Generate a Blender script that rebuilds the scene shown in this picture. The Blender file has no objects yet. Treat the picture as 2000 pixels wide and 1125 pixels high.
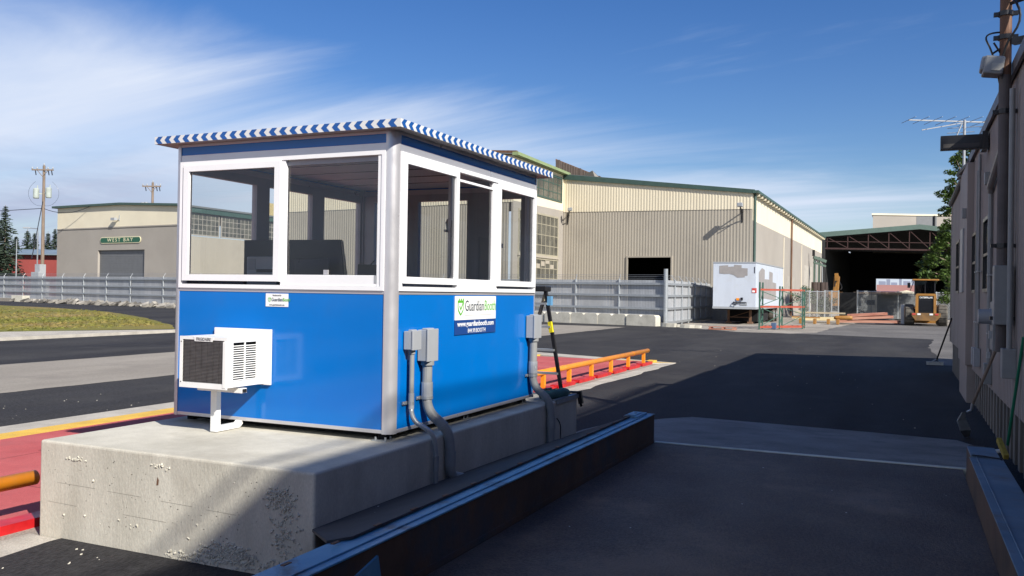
import bpy, math, random
import numpy as np
from mathutils import Vector, Matrix
random.seed(7)
sc = bpy.context.scene
# ------------------------------------------------------------------ camera
FPX = 1702.5
YAW, PITCH, ROLL = 0.4222, 0.0040, 0.0159
CAM = Vector((3.4678, -5.5581, 1.8302))
cy, sy, cp, sp = math.cos(YAW), math.sin(YAW), math.cos(PITCH), math.sin(PITCH)
FW = Vector((-sy*cp, cy*cp, sp)); r0 = Vector((cy, sy, 0)); u0 = r0.cross(FW)
RT = math.cos(ROLL)*r0 + math.sin(ROLL)*u0
UP = -math.sin(ROLL)*r0 + math.cos(ROLL)*u0
cd = bpy.data.cameras.new('camera'); cam = bpy.data.objects.new('camera', cd)
sc.collection.objects.link(cam)
cam.matrix_world = Matrix(((RT.x, UP.x, -FW.x, CAM.x), (RT.y, UP.y, -FW.y, CAM.y), (RT.z, UP.z, -FW.z, CAM.z), (0, 0, 0, 1)))
cd.sensor_width = 36; cd.lens = 36*FPX/2000; cd.clip_start = .05; cd.clip_end = 6000
sc.camera = cam
# ------------------------------------------------------------------ sun and sky
SUN = Vector((1.20, -.70, 1.0)).normalized()        # towards the sun
EL = math.asin(SUN.z); AZ = math.atan2(SUN.x, SUN.y)
ld = bpy.data.lights.new('sun', 'SUN'); ld.energy = 5.0; ld.angle = math.radians(.53); ld.color = (1, .955, .88)
sun = bpy.data.objects.new('sun', ld); sc.collection.objects.link(sun)
sun.rotation_euler = (-SUN).to_track_quat('-Z', 'Y').to_euler(); sun.location = (20, -15, 25)
w = bpy.data.worlds.new('World'); sc.world = w; w.use_nodes = True
nt = w.node_tree; N = nt.nodes; L = nt.links; N.clear()
def nd(t, **k):
    n = N.new(t)
    for a, b in k.items(): setattr(n, a, b)
    return n
def mth(op, a, b=None, c=None, clamp=False):
    n = nd('ShaderNodeMath', operation=op, use_clamp=clamp)
    for i, q in enumerate((a, b, c)):
        if q is None: continue
        if isinstance(q, (int, float)): n.inputs[i].default_value = q
        else: L.new(q, n.inputs[i])
    return n.outputs[0]
sky = nd('ShaderNodeTexSky', sky_type='NISHITA'); sky.sun_disc = False
sky.sun_elevation = EL; sky.sun_rotation = AZ; sky.altitude = 50; sky.air_density = 1.0; sky.dust_density = .5; sky.ozone_density = 2.6
tc = nd('ShaderNodeTexCoord'); sx = nd('ShaderNodeSeparateXYZ'); L.new(tc.outputs['Generated'], sx.inputs[0])
X, Y, Z = sx.outputs
az = mth('MULTIPLY', mth('ARCTAN2', X, Y), 57.29578)
el = mth('MULTIPLY', mth('ARCSINE', Z), 57.29578)
cmb = nd('ShaderNodeCombineXYZ')
zc = mth('ADD', mth('MAXIMUM', Z, 0), .12)
L.new(mth('DIVIDE', X, zc), cmb.inputs[0]); L.new(mth('DIVIDE', Y, zc), cmb.inputs[1])
mp = nd('ShaderNodeMapping'); mp.inputs['Rotation'].default_value = (0, 0, math.radians(-80)); mp.inputs['Scale'].default_value = (.35, 1.5, 1)
L.new(cmb.outputs[0], mp.inputs[0])
def noi(vec, s, d, r, dist=0):
    n = nd('ShaderNodeTexNoise'); n.inputs['Scale'].default_value = s; n.inputs['Detail'].default_value = d
    n.inputs['Roughness'].default_value = r; n.inputs['Distortion'].default_value = dist; L.new(vec, n.inputs['Vector']); return n.outputs[0]
n1 = noi(mp.outputs[0], .9, 9, .57, .8)          # streaks
n2 = noi(cmb.outputs[0], .45, 5, .55, .4)        # broad masses
n3 = noi(cmb.outputs[0], 1.6, 6, .6, .3)
# the cloud sheet's top climbs towards the west
top = mth('SUBTRACT', 6.2, mth('MULTIPLY', az, .195))
dlt = mth('SUBTRACT', top, el)
dlt = mth('ADD', dlt, mth('MULTIPLY', mth('SUBTRACT', n1, .5), 12.0))
dlt = mth('ADD', dlt, mth('MULTIPLY', mth('SUBTRACT', n2, .5), 4.0))
mr = nd('ShaderNodeMapRange', interpolation_type='SMOOTHSTEP'); L.new(dlt, mr.inputs[0]); mr.inputs[1].default_value = -2.6; mr.inputs[2].default_value = 4.6
west = nd('ShaderNodeMapRange', interpolation_type='SMOOTHSTEP'); L.new(az, west.inputs[0])
west.inputs[1].default_value = 8; west.inputs[2].default_value = -58; west.inputs[3].default_value = .80; west.inputs[4].default_value = .95
cov = mth('MULTIPLY', mr.outputs[0], west.outputs[0])
cov = mth('MULTIPLY', cov, mth('ADD', .18, mth('MULTIPLY', n1, 1.45)), None, True)
wsp = nd('ShaderNodeMapRange', interpolation_type='SMOOTHSTEP'); L.new(n1, wsp.inputs[0]); wsp.inputs[1].default_value = .56; wsp.inputs[2].default_value = .78; wsp.inputs[4].default_value = .35
cov = mth('MAXIMUM', cov, wsp.outputs[0])
# grey-violet bank low in the west
bank = nd('ShaderNodeMapRange', interpolation_type='SMOOTHSTEP')
L.new(mth('ADD', mth('ADD', el, mth('MULTIPLY', mth('SUBTRACT', n2, .5), 6)), mth('MULTIPLY', mth('SUBTRACT', n3, .5), 9)), bank.inputs[0])
bank.inputs[1].default_value = 9.5; bank.inputs[2].default_value = 4.0; bank.inputs[4].default_value = .70
wb = nd('ShaderNodeMapRange', interpolation_type='SMOOTHSTEP'); L.new(az, wb.inputs[0]); wb.inputs[1].default_value = -38; wb.inputs[2].default_value = -50
bk = mth('MULTIPLY', bank.outputs[0], wb.outputs[0])
def mixc(f, a, b):
    m = nd('ShaderNodeMix', data_type='RGBA'); L.new(f, m.inputs[0])
    for i, q in ((6, a), (7, b)):
        if isinstance(q, tuple): m.inputs[i].default_value = (*q, 1)
        else: L.new(q, m.inputs[i])
    return m.outputs[2]
ccol = mixc(bk, (9.0, 10.0, 12.0), (4.4, 5.2, 7.6))
hs = nd('ShaderNodeHueSaturation'); hs.inputs['Saturation'].default_value = 1.34; hs.inputs['Value'].default_value = 1.42; hs.inputs['Hue'].default_value = .515; L.new(sky.outputs[0], hs.inputs['Color'])
fin = mixc(cov, hs.outputs[0], ccol)
bg = nd('ShaderNodeBackground'); bg.inputs['Strength'].default_value = .055
L.new(fin, bg.inputs[0]); out = nd('ShaderNodeOutputWorld'); L.new(bg.outputs[0], out.inputs[0])
sc.view_settings.view_transform = 'Standard'; sc.view_settings.look = 'None'; sc.view_settings.gamma = 1
sc.view_settings.exposure = 0.55
sc.render.resolution_x = 1024; sc.render.resolution_y = 576

# ------------------------------------------------------------------ helpers
def ray(px, py): return FW + RT*((px-1000)/FPX) - UP*((py-562.5)/FPX)
def at(px, py, axis, val):
    d = ray(px, py); t = (val-CAM[axis])/d[axis]; return CAM + d*t
def dep(px, py, D): return CAM + ray(px, py)*D
def onv(px, P0, D):                                # where the sight line over px meets an upright plane
    d = ray(px, 560); a, b = d.x, d.y; c, e = -D[0], -D[1]
    det = a*e - b*c; rx, ry = P0[0]-CAM.x, P0[1]-CAM.y
    t = (rx*e - ry*c)/det; return Vector((CAM.x+a*t, CAM.y+b*t, 0))
col = sc.collection

class MB:
    def __init__(s): s.v = []; s.f = []
    def poly(s, pts):
        n = len(s.v); s.v += [tuple(p) for p in pts]; s.f.append(tuple(range(n, n+len(pts)))); return s
    def box(s, x0, y0, z0, x1, y1, z1):
        return s.obox(((x0+x1)/2, (y0+y1)/2, (z0+z1)/2), (1, 0, 0), (0, 1, 0), abs(x1-x0), abs(y1-y0), abs(z1-z0))
    def obox(s, c, ax, ay, lx, ly, lz, az=None):
        c = Vector(c); ax = Vector(ax).normalized(); ay = Vector(ay).normalized(); az = Vector(az) if az else ax.cross(ay); az.normalize()
        n = len(s.v)
        for k in (-1, 1):
            for j in (-1, 1):
                for i in (-1, 1): s.v.append(tuple(c + ax*(i*lx/2) + ay*(j*ly/2) + az*(k*lz/2)))
        for q in ((0, 2, 3, 1), (4, 5, 7, 6), (0, 1, 5, 4), (2, 6, 7, 3), (0, 4, 6, 2), (1, 3, 7, 5)): s.f.append(tuple(n+i for i in q))
        return s
    def bar(s, a, b, wd, ht=None, up=(0, 0, 1)):
        a, b = Vector(a), Vector(b); d = (b-a); ln = d.length; d.normalize(); u = Vector(up)
        if abs(d.dot(u)) > .98: u = Vector((1, 0, 0))
        side = d.cross(u).normalized()
        return s.obox((a+b)/2, d, side, ln, wd, ht or wd)
    def tube(s, pts, r, seg=10, cap=True, r2=None):
        pts = [Vector(p) for p in pts]; n0 = len(s.v); m = len(pts); prev = None
        for i, p in enumerate(pts):
            d = (pts[min(i+1, m-1)] - pts[max(i-1, 0)]).normalized()
            if prev is None:
                u = Vector((0, 0, 1)) if abs(d.z) < .9 else Vector((1, 0, 0)); a = d.cross(u).normalized()
            else: a = (prev - d*prev.dot(d)).normalized()
            prev = a; b = d.cross(a); rr = r if r2 is None else r+(r2-r)*i/(m-1)
            if isinstance(r, (list, tuple)): rr = r[i]
            for k in range(seg):
                t = 2*math.pi*k/seg; s.v.append(tuple(p + a*(rr*math.cos(t)) + b*(rr*math.sin(t))))
        for i in range(m-1):
            for k in range(seg):
                k2 = (k+1) % seg; s.f.append((n0+i*seg+k, n0+i*seg+k2, n0+(i+1)*seg+k2, n0+(i+1)*seg+k))
        if cap: s.f.append(tuple(n0+k for k in range(seg))[::-1]); s.f.append(tuple(n0+(m-1)*seg+k for k in range(seg)))
        return s
    def prism(s, pts, off):
        off = Vector(off); a = [Vector(p) for p in pts]; b = [p+off for p in a]; n = len(a)
        s.poly(a[::-1]); s.poly(b)
        for i in range(n): j = (i+1) % n; s.poly([a[i], a[j], b[j], b[i]])
        return s
    def frame(s, P, U, V, Nn, u0, u1, v0, v1, bu, bv, d, bv2=None):   # hollow rectangle, border bu/bv, depth d along Nn
        P, U, V, Nn = map(Vector, (P, U, V, Nn)); bv2 = bv if bv2 is None else bv2
        def bx(a, b, c, e): s.prism([P+U*a+V*c, P+U*b+V*c, P+U*b+V*e, P+U*a+V*e], Nn*d)
        bx(u0, u0+bu, v0, v1); bx(u1-bu, u1, v0, v1); bx(u0+bu, u1-bu, v0, v0+bv); bx(u0+bu, u1-bu, v1-bv2, v1); return s
    def corrug(s, a, b, zb, zt, pitch=.2, d=.035, nrm=None):  # ribbed sheet from a to b; zb/zt functions of t in 0..1
        a, b = Vector(a), Vector(b); ln = (b-a).length; dr = (b-a)/ln; nn = Vector(nrm).normalized() if nrm else Vector((-dr.y, dr.x, 0))
        n = max(2, int(ln/pitch)); p = ln/n; n0 = len(s.v); c = 0
        for i in range(n):
            for fr, h in ((0, 0), (.36, 0), (.5, 1), (.86, 1)):
                t = (i+fr)/n; q = a + (b-a)*t + nn*(d*h); s.v.append((q.x, q.y, zb(t))); s.v.append((q.x, q.y, zt(t))); c += 1
        q = b; s.v.append((q.x, q.y, zb(1))); s.v.append((q.x, q.y, zt(1))); c += 1
        for i in range(c-1): k = n0+2*i; s.f.append((k, k+2, k+3, k+1))
        return s
    def build(s, name, m, parent=None, bevel=0, smooth=False, seg=2):
        me = bpy.data.meshes.new(name); me.from_pydata(s.v, [], s.f); me.update()
        o = bpy.data.objects.new(name, me); col.objects.link(o); me.materials.append(m)
        if parent: o.parent = parent; o.location = (0, 0, 0) if parent.type == 'MESH' else -Vector(parent.location)
        if smooth: me.polygons.foreach_set('use_smooth', [True]*len(me.polygons)); me.update()
        if bevel:
            b = o.modifiers.new('bevel', 'BEVEL'); b.width = bevel; b.segments = seg; b.limit_method = 'ANGLE'; b.angle_limit = math.radians(40)
        return o

def tag(o, label=None, cat=None, group=None, kind=None):
    if label: o['label'] = label
    if cat: o['category'] = cat
    if group: o['group'] = group
    if kind: o['kind'] = kind
    return o
def thing(name, loc, label, cat, group=None):
    o = bpy.data.objects.new(name, None); col.objects.link(o); o.location = loc; o.empty_display_size = .2
    return tag(o, label, cat, group)
def sub(o, parent):                                 # put a built mesh one level below another part
    o.parent = parent; o.location = (0, 0, 0); return o
def text(name, s, size, m, P, U, V, parent=None, depth=.002, align='CENTER', sx=1.0, bold=0.0, shear=0, spacing=1.0, fit=0):
    cu = bpy.data.curves.new(name, 'FONT'); cu.body = s; cu.size = size; cu.align_x = align; cu.align_y = 'CENTER'; cu.extrude = depth
    cu.offset = bold; cu.shear = shear; cu.space_character = spacing; cu.resolution_u = 3
    t = bpy.data.objects.new('t', cu); col.objects.link(t); dg = bpy.context.evaluated_depsgraph_get()
    me = bpy.data.meshes.new_from_object(t.evaluated_get(dg)); bpy.data.objects.remove(t)
    U, V = Vector(U).normalized(), Vector(V).normalized(); W = U.cross(V); P = Vector(P)
    xs = [v.co.x for v in me.vertices]
    if fit: sx = fit/(max(xs)-min(xs))
    for v in me.vertices: c = v.co; v.co = P + U*(c.x*sx) + V*c.y + W*c.z
    me.materials.clear(); me.materials.append(m)
    o = bpy.data.objects.new(name, me); col.objects.link(o)
    if parent: o.parent = parent; o.location = (0, 0, 0) if parent.type == 'MESH' else -Vector(parent.location)
    TW[0] = max((v.co-P).dot(U) for v in me.vertices)
    return o
TW = [0]

# ------------------------------------------------------------------ materials
MATS = {}
GR = (.38, .62)
def mat(name, c, rough=.6, metal=0.0, var=.12, scale=2.0, bump=0.0, bscale=40.0, c2=None, spec=.5, stretch=None, stain=None, stainamt=0, stainscale=.8, coat=0, grain=0, gscale=200, clip=(.35, .65)):
    m = bpy.data.materials.new(name); m.use_nodes = True; t = m.node_tree; n = t.nodes; l = t.links
    b = n['Principled BSDF']; b.inputs['Roughness'].default_value = rough; b.inputs['Metallic'].default_value = metal
    b.inputs['Specular IOR Level'].default_value = spec
    if coat: b.inputs['Coat Weight'].default_value = coat; b.inputs['Coat Roughness'].default_value = .05
    tcn = n.new('ShaderNodeTexCoord'); mpn = n.new('ShaderNodeMapping'); l.new(tcn.outputs['Object'], mpn.inputs[0])
    if stretch: mpn.inputs['Scale'].default_value = stretch
    def nz(s, d=6, r=.6, vec=None):
        q = n.new('ShaderNodeTexNoise'); q.inputs['Scale'].default_value = s; q.inputs['Detail'].default_value = d; q.inputs['Roughness'].default_value = r
        l.new(vec or mpn.outputs[0], q.inputs['Vector']); return q.outputs[0]
    def rng(v, a, bb, lo=0, hi=1):
        q = n.new('ShaderNodeMapRange'); l.new(v, q.inputs[0]); q.inputs[1].default_value = a; q.inputs[2].default_value = bb; q.inputs[3].default_value = lo; q.inputs[4].default_value = hi; return q.outputs[0]
    def mx(f, a, bb):
        q = n.new('ShaderNodeMix'); q.data_type = 'RGBA'; l.new(f, q.inputs[0])
        for i, z in ((6, a), (7, bb)):
            if isinstance(z, tuple): q.inputs[i].default_value = (*z[:3], 1)
            else: l.new(z, q.inputs[i])
        return q.outputs[2]
    dk = tuple(x*(1-var) for x in c); lt = tuple(min(1, x*(1+var)) for x in (c2 or c))
    if c2: dk, lt = c, c2
    f = rng(nz(scale), *clip); colr = mx(f, dk, lt)
    if grain:
        g = rng(nz(gscale, 3, .7), .36, .64, 1-grain, 1+grain)
        q = n.new('ShaderNodeVectorMath'); q.operation = 'SCALE'; l.new(colr, q.inputs[0]); l.new(g, q.inputs['Scale']); colr = q.outputs[0]
    if stain:
        f2 = rng(nz(stainscale, 8, .65, tcn.outputs['Object']), .52, .7, 0, stainamt); colr = mx(f2, colr, stain)
    l.new(colr, b.inputs['Base Color'])
    rr = rng(nz(scale*1.7), .3, .7, max(0, rough-.06), min(1, rough+.08)); l.new(rr, b.inputs['Roughness'])
    if bump:
        bp = n.new('ShaderNodeBump'); bp.inputs['Strength'].default_value = bump; bp.inputs['Distance'].default_value = .02
        l.new(nz(bscale, 5, .6), bp.inputs['Height']); l.new(bp.outputs[0], b.inputs['Normal'])
    MATS[name] = m; return m
def glass(name, tint, refl_ior=1.5, rough=0.0):
    m = bpy.data.materials.new(name); m.use_nodes = True; t = m.node_tree; n = t.nodes; l = t.links; n.clear()
    tr = n.new('ShaderNodeBsdfTransparent'); tr.inputs[0].default_value = (*tint, 1)
    gl = n.new('ShaderNodeBsdfGlossy'); gl.inputs['Roughness'].default_value = rough; gl.inputs[0].default_value = (1, 1, 1, 1)
    fr = n.new('ShaderNodeFresnel'); fr.inputs[0].default_value = refl_ior
    mxs = n.new('ShaderNodeMixShader'); l.new(fr.outputs[0], mxs.inputs[0]); l.new(tr.outputs[0], mxs.inputs[1]); l.new(gl.outputs[0], mxs.inputs[2])
    o = n.new('ShaderNodeOutputMaterial'); l.new(mxs.outputs[0], o.inputs[0]); return m

asphalt = mat('new_asphalt', (.022, .021, .023), .85, c2=(.046, .044, .043), scale=.5, stretch=(1, .22, 1), grain=.6, gscale=70, bump=.5, bscale=110, stain=(.065, .062, .058), stainamt=.5, stainscale=.5, spec=.25)
old_asph = mat('old_asphalt', (.11, .105, .10), .9, c2=(.17, .16, .15), scale=.25, grain=.35, gscale=60, bump=.4, bscale=60, stain=(.075, .072, .07), stainamt=.7, stainscale=.45, spec=.2)
yard = mat('yard_concrete', (.25, .225, .19), .9, c2=(.36, .325, .275), scale=.4, grain=.3, gscale=50, bump=.3, stain=(.15, .135, .12), stainamt=.7, stainscale=.6, spec=.2)
conc = mat('cast_concrete', (.47, .445, .37), .85, c2=(.58, .55, .465), scale=1.6, grain=.14, gscale=160, bump=.25, bscale=60, stain=(.36, .335, .28), stainamt=.6, stainscale=2.2, spec=.2)
concp = mat('plinth_concrete', (.44, .415, .345), .85, c2=(.57, .54, .455), scale=2.4, stretch=(1, 1, .35), grain=.10, gscale=150, bump=.22, bscale=45, stain=(.34, .31, .255), stainamt=.55, stainscale=1.7, spec=.2)
kerbc = mat('kerb_concrete', (.36, .33, .28), .85, c2=(.48, .445, .38), scale=2, grain=.2, gscale=90, bump=.3, spec=.2)
stripc = mat('worn_concrete', (.24, .215, .18), .88, c2=(.31, .28, .235), scale=.5, grain=.15, gscale=80, bump=.2, stretch=(1, .25, 1), stain=(.18, .16, .14), stainamt=.5, stainscale=.7, spec=.2)
padc = mat('ramp_concrete', (.20, .19, .175), .85, c2=(.29, .275, .25), scale=1.2, grain=.25, gscale=120, bump=.3, stain=(.11, .11, .11), stainamt=.6, stainscale=1.6, spec=.25)
blue = mat('blue_panel', (.0, .145, .50), .12, var=.03, scale=1.2, spec=.4, coat=.15, bump=.02, bscale=2.2, stain=(.02, .13, .40), stainamt=.25, stainscale=2.5)
alum = mat('aluminium', (.60, .59, .60), .32, .55, var=.02, scale=3)
white = mat('white_vinyl', (.80, .80, .80), .35, var=.02, scale=3)
white_m = mat('white_enamel', (.76, .755, .73), .38, var=.04, scale=5, stain=(.6, .56, .48), stainamt=.25, stainscale=6)
fasb = mat('fascia_blue', (.008, .08, .30), .4, var=.05); fasw = mat('fascia_white', (.66, .66, .64), .45, var=.05)
soff = mat('soffit_metal', (.34, .31, .30), .5, .2, var=.05)
inner = mat('booth_lining', (.64, .71, .74), .6, var=.03)
dark = mat('black_plastic', (.012, .012, .014), .35, var=.2, scale=6)
coil = mat('coil_fins', (.17, .16, .15), .5, .2, var=.15, scale=20)
black = mat('deep_black', (.004, .004, .005), .9, var=.2)
steel = mat('galvanised', (.40, .42, .43), .42, .55, var=.12, scale=9, clip=(.3, .7))
pvc = mat('grey_pvc', (.25, .255, .25), .45, var=.06, scale=10)
boxm = mat('grey_box_enamel', (.33, .345, .36), .4, var=.04, scale=6)
redp = mat('red_deck_paint', (.42, .085, .085), .8, c2=(.50, .125, .12), scale=1.1, grain=.15, gscale=120, bump=.3, bscale=200, stain=(.33, .10, .10), stainamt=.5, stainscale=1.2, spec=.2)
redg = mat('red_gloss_steel', (.48, .012, .015), .4, var=.15, scale=6, stain=(.12, .01, .01), stainamt=.5, stainscale=5)
orng = mat('orange_pipe_paint', (.80, .27, .01), .4, var=.08, scale=4, stain=(.78, .42, .12), stainamt=.35, stainscale=5)
yel = mat('yellow_line_paint', (.68, .42, .06), .7, var=.12, scale=2.5, grain=.15, gscale=60, stain=(.45, .33, .16), stainamt=.4, stainscale=3)
whl = mat('pale_strip', (.72, .73, .62), .6, var=.1, scale=3, stain=(.33, .24, .05), stainamt=.8, stainscale=.9)
deckm = mat('worn_deck_plate', (.078, .047, .034), .6, .0, c2=(.140, .090, .062), scale=.7, grain=.45, gscale=60, bump=1.0, bscale=55, stain=(.22, .15, .10), stainamt=.9, stainscale=.7)
patch = mat('bare_deck_patch', (.095, .088, .078), .6, .2, c2=(.13, .12, .10), scale=1.5, grain=.3, gscale=150, bump=.6, bscale=70, stain=(.20, .07, .03), stainamt=.8, stainscale=1.1)
beamb = mat('beam_blue_paint', (.10, .30, .47), .5, .0, c2=(.18, .40, .55), scale=2.2, stain=(.11, .09, .075), stainamt=1, stainscale=3.5, bump=.15)
beamr = mat('beam_rusty_side', (.075, .05, .036), .75, .05, c2=(.15, .085, .052), scale=1.5, stain=(.03, .07, .10), stainamt=.8, stainscale=1.3, bump=.25, bscale=25)
rubr = mat('rubber_sheet', (.050, .048, .047), .8, var=.2, scale=1.3, grain=.2, stain=(.1, .095, .09), stainamt=.3, stainscale=2)
beige = mat('beige_sheet', (.38, .34, .275), .6, .0, var=.06, scale=.25, stretch=(1, 1, .15), stain=(.27, .24, .20), stainamt=.35, stainscale=.35)
cream = mat('cream_sheet', (.70, .62, .46), .6, .0, var=.05, scale=.3, stretch=(1, 1, .15), stain=(.58, .5, .36), stainamt=.3, stainscale=.3)
greyw = mat('grey_plaster', (.33, .30, .26), .8, var=.05, scale=.3, stain=(.29, .26, .225), stainamt=.4, stainscale=.25)
creamw = mat('cream_plaster', (.72, .65, .49), .8, var=.04, scale=.3, stain=(.60, .52, .38), stainamt=.35, stainscale=.25)
green = mat('green_trim', (.045, .085, .07), .5, var=.1); lgreen = mat('light_green_trim', (.24, .30, .14), .5, var=.1)
roofm = mat('roof_sheet', (.16, .17, .17), .6, .2, var=.1, scale=.3)
wing_g = mat('dusty_window_glass', (.045, .045, .04), .28, .0, c2=(.13, .125, .10), scale=.9, spec=.6)
mull = mat('window_bar_paint', (.34, .31, .23), .6, var=.1)
darkin = mat('unlit_interior', (.018, .018, .018), .95, var=.2, scale=.3)  # near black: the shade of deep interiors is put into the colour
shut = mat('roller_shutter', (.16, .165, .17), .5, .2, var=.05, scale=2)
rwall = mat('mauve_sheet', (.31, .262, .235), .6, .0, var=.06, scale=.6, stretch=(1, 1, .2), stain=(.15, .135, .13), stainamt=.5, stainscale=.7)
rskirt = mat('timber_skirting', (.17, .155, .135), .8, var=.25, scale=3, stretch=(1, 1, .2))
rust = mat('rusty_mast', (.14, .065, .035), .7, .2, c2=(.20, .115, .07), scale=4, stretch=(1, 1, .3))
wood = mat('weathered_pole_wood', (.16, .12, .09), .85, c2=(.25, .19, .145), scale=3, stretch=(3, 3, .3), bump=.3)
leafm = mat('leaf_green', (.035, .075, .014), .55, c2=(.10, .15, .03), scale=1.2, spec=.35)
leafd = mat('conifer_needles', (.022, .036, .024), .7, c2=(.05, .07, .045), scale=1.0, spec=.2)
grassm = mat('lawn_grass', (.21, .17, .055), .9, c2=(.14, .15, .035), scale=.25, grain=.3, gscale=30, stain=(.30, .20, .10), stainamt=.8, stainscale=.22, spec=.1)
catm = mat('machine_yellow', (.32, .15, .03), .5, var=.12, scale=3, stain=(.22, .13, .06), stainamt=.6, stainscale=2.5)
tyre = mat('tyre_rubber', (.03, .028, .026), .85, c2=(.13, .115, .09), scale=3, bump=.4)
tealm = mat('teal_bag', (.03, .095, .09), .6, c2=(.05, .15, .14), scale=8, bump=.4, bscale=30)
trw = mat('trailer_white', (.50, .54, .60), .45, var=.04, scale=1, stretch=(2, 2, .3), stain=(.42, .42, .42), stainamt=.4, stainscale=1.2)
trg = mat('patched_grey_paint', (.28, .26, .25), .6, var=.08, scale=2)
rackg = mat('rack_green', (.05, .12, .085), .5, var=.1); racko = mat('rack_orange', (.34, .065, .035), .5, var=.12, scale=3)
slatm = mat('grey_slats', (.36, .37, .38), .6, .05, var=.12, scale=2, stretch=(1, 1, .3))
redb = mat('red_building_paint', (.24, .045, .038), .7, var=.1, scale=.3); blroof = mat('blue_grey_roof', (.17, .22, .26), .5, var=.1, scale=.4)
signg = mat('sign_green', (.018, .10, .055), .5, var=.05); signc = mat('sign_cream', (.75, .68, .45), .5, var=.05)
brandg = mat('logo_green', (.10, .42, .03), .4, var=.03); navy = mat('navy_vinyl', (.012, .055, .22), .4, var=.03); logod = mat('logo_slate', (.02, .04, .06), .4, var=.03)
stick = mat('sticker_white', (.82, .82, .80), .4, var=.02); ink = mat('label_ink', (.03, .03, .04), .5, var=.02); pink = mat('warning_red', (.5, .06, .05), .5, var=.05)
pastel = mat('pale_label', (.25, .26, .27), .5, var=.05)
ladm = mat('ladder_black', (.015, .015, .016), .4, var=.2); yelg = mat('ladder_yellow', (.72, .6, .02), .4, var=.05); tan = mat('ladder_tan', (.45, .38, .26), .5, var=.1)
rope = mat('green_handle', (.01, .16, .085), .4, var=.1); brist = mat('broom_yellow', (.34, .25, .04), .8, var=.2, scale=30)
timb = mat('red_timber', (.30, .10, .065), .75, c2=(.48, .25, .17), scale=1.5, stretch=(.3, 3, 3)); pale = mat('pale_timber', (.58, .46, .24), .75, c2=(.72, .62, .40), scale=1.5)
cont = mat('dark_mesh_screen', (.018, .02, .022), .8, c2=(.04, .042, .042), scale=.8, stretch=(1, 1, 2))
lampg = mat('lamp_lens', (.35, .34, .30), .3, var=.1)
brk = mat('far_brick', (.28, .14, .13), .8, var=.15, scale=.02); hazeb = mat('far_concrete', (.17, .19, .26), .8, var=.15, scale=.02)
pane_m = glass('booth_glass', (.92, .935, .93), 1.6); cabg = glass('cab_glass', (.35, .38, .38))

# ================================================================== GROUND
def sheet(name, pts, z, m, cuts=0):
    mb = MB(); mb.poly([(p[0], p[1], z) for p in pts]); o = mb.build(name, m); o['kind'] = 'structure'; return o
sheet('ground', [(-1500, -300), (1500, -300), (1500, 2500), (-1500, 2500)], -.02, yard)
def rough(pts, amp, step, seed=1):                  # a paver's or spreader's slightly ragged edge
    R = random.Random(seed); o = []
    for i, p in enumerate(pts):
        q = pts[(i+1) % len(pts)]; d = math.dist(p, q); n = max(1, int(d/step)) if d < 120 else 1
        for k in range(n):
            t = k/n; j = amp if k else 0; o.append((p[0]+(q[0]-p[0])*t+R.uniform(-j, j), p[1]+(q[1]-p[1])*t+R.uniform(-j, j)))
    return o
# the new asphalt leaves a slot where the red scale sits
sheet('asphalt_yard', rough([(-2.05, -60), (9, -60), (9, 38.4), (-4.0, 38.7), (-8.3, 42.6), (-9.5, 42.9), (-22, 45.6), (-48, 50.0), (-82, 55.0), (-120, 60), (-120, -60), (-6.95, -60), (-6.95, 18.75), (-2.0, 17.3)], .05, .5), 0, asphalt)
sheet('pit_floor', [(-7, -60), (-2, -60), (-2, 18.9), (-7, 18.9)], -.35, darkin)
sheet('old_pavement', rough([(-1.6, 38.75), (4.7, 37.3), (4.3, 30), (4.45, 25), (4.3, 21), (9, 21), (9, 60), (.6, 60), (-.2, 49.3), (-.5, 40.2)], .08, .7, 3), .004, old_asph)
sheet('concrete_lane', rough([(-10.22, -60), (-10.22, 40), (-15.0, 40), (-15.0, -60)], .03, .6, 4), .004, stripc)
# lawn island with its kerb
g = MB(); gp = rough([(-25.7, -30), (-25.7, 15.5), (-23.3, 20.9), (-25.6, 23.1), (-34, 29.3), (-43.6, 35.2), (-53.2, 38.9), (-62, 40.5), (-90, 40), (-90, -30)], .08, .8, 5)
rg = random.Random(3)
g.poly([(x, y, .11) for x, y in gp]); go = g.build('lawn', grassm); go['kind'] = 'structure'
b = MB()
for i in range(5200):                               # tufts
    x = -25.9 - abs(rg.gauss(0, 12)); y = rg.uniform(10, 37)
    if y > 21.5 + (-23.5-x)*.66 or x < -60: continue
    a = rg.uniform(0, 3.14); hh = rg.uniform(.03, .08); ww = rg.uniform(.05, .16)
    b.poly([(x-ww*math.cos(a), y-ww*math.sin(a), .105), (x+ww*math.cos(a), y+ww*math.sin(a), .105), (x+rg.uniform(-.05, .05), y, .11+hh)])
o = b.build('grass', grassm); o['kind'] = 'stuff'; tag(o, 'dry yellow green grass tufts on the lawn island', 'grass')
k = MB(); k.prism([(-22.7, -30, -.01), (-22.7, 19.6, -.01), (-22.72, 21.0, -.01), (-25.7, 15.6, -.01), (-25.7, -30, -.01)], (0, 0, .12))
k.build('kerb', kerbc, bevel=.02)['kind'] = 'structure'
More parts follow.
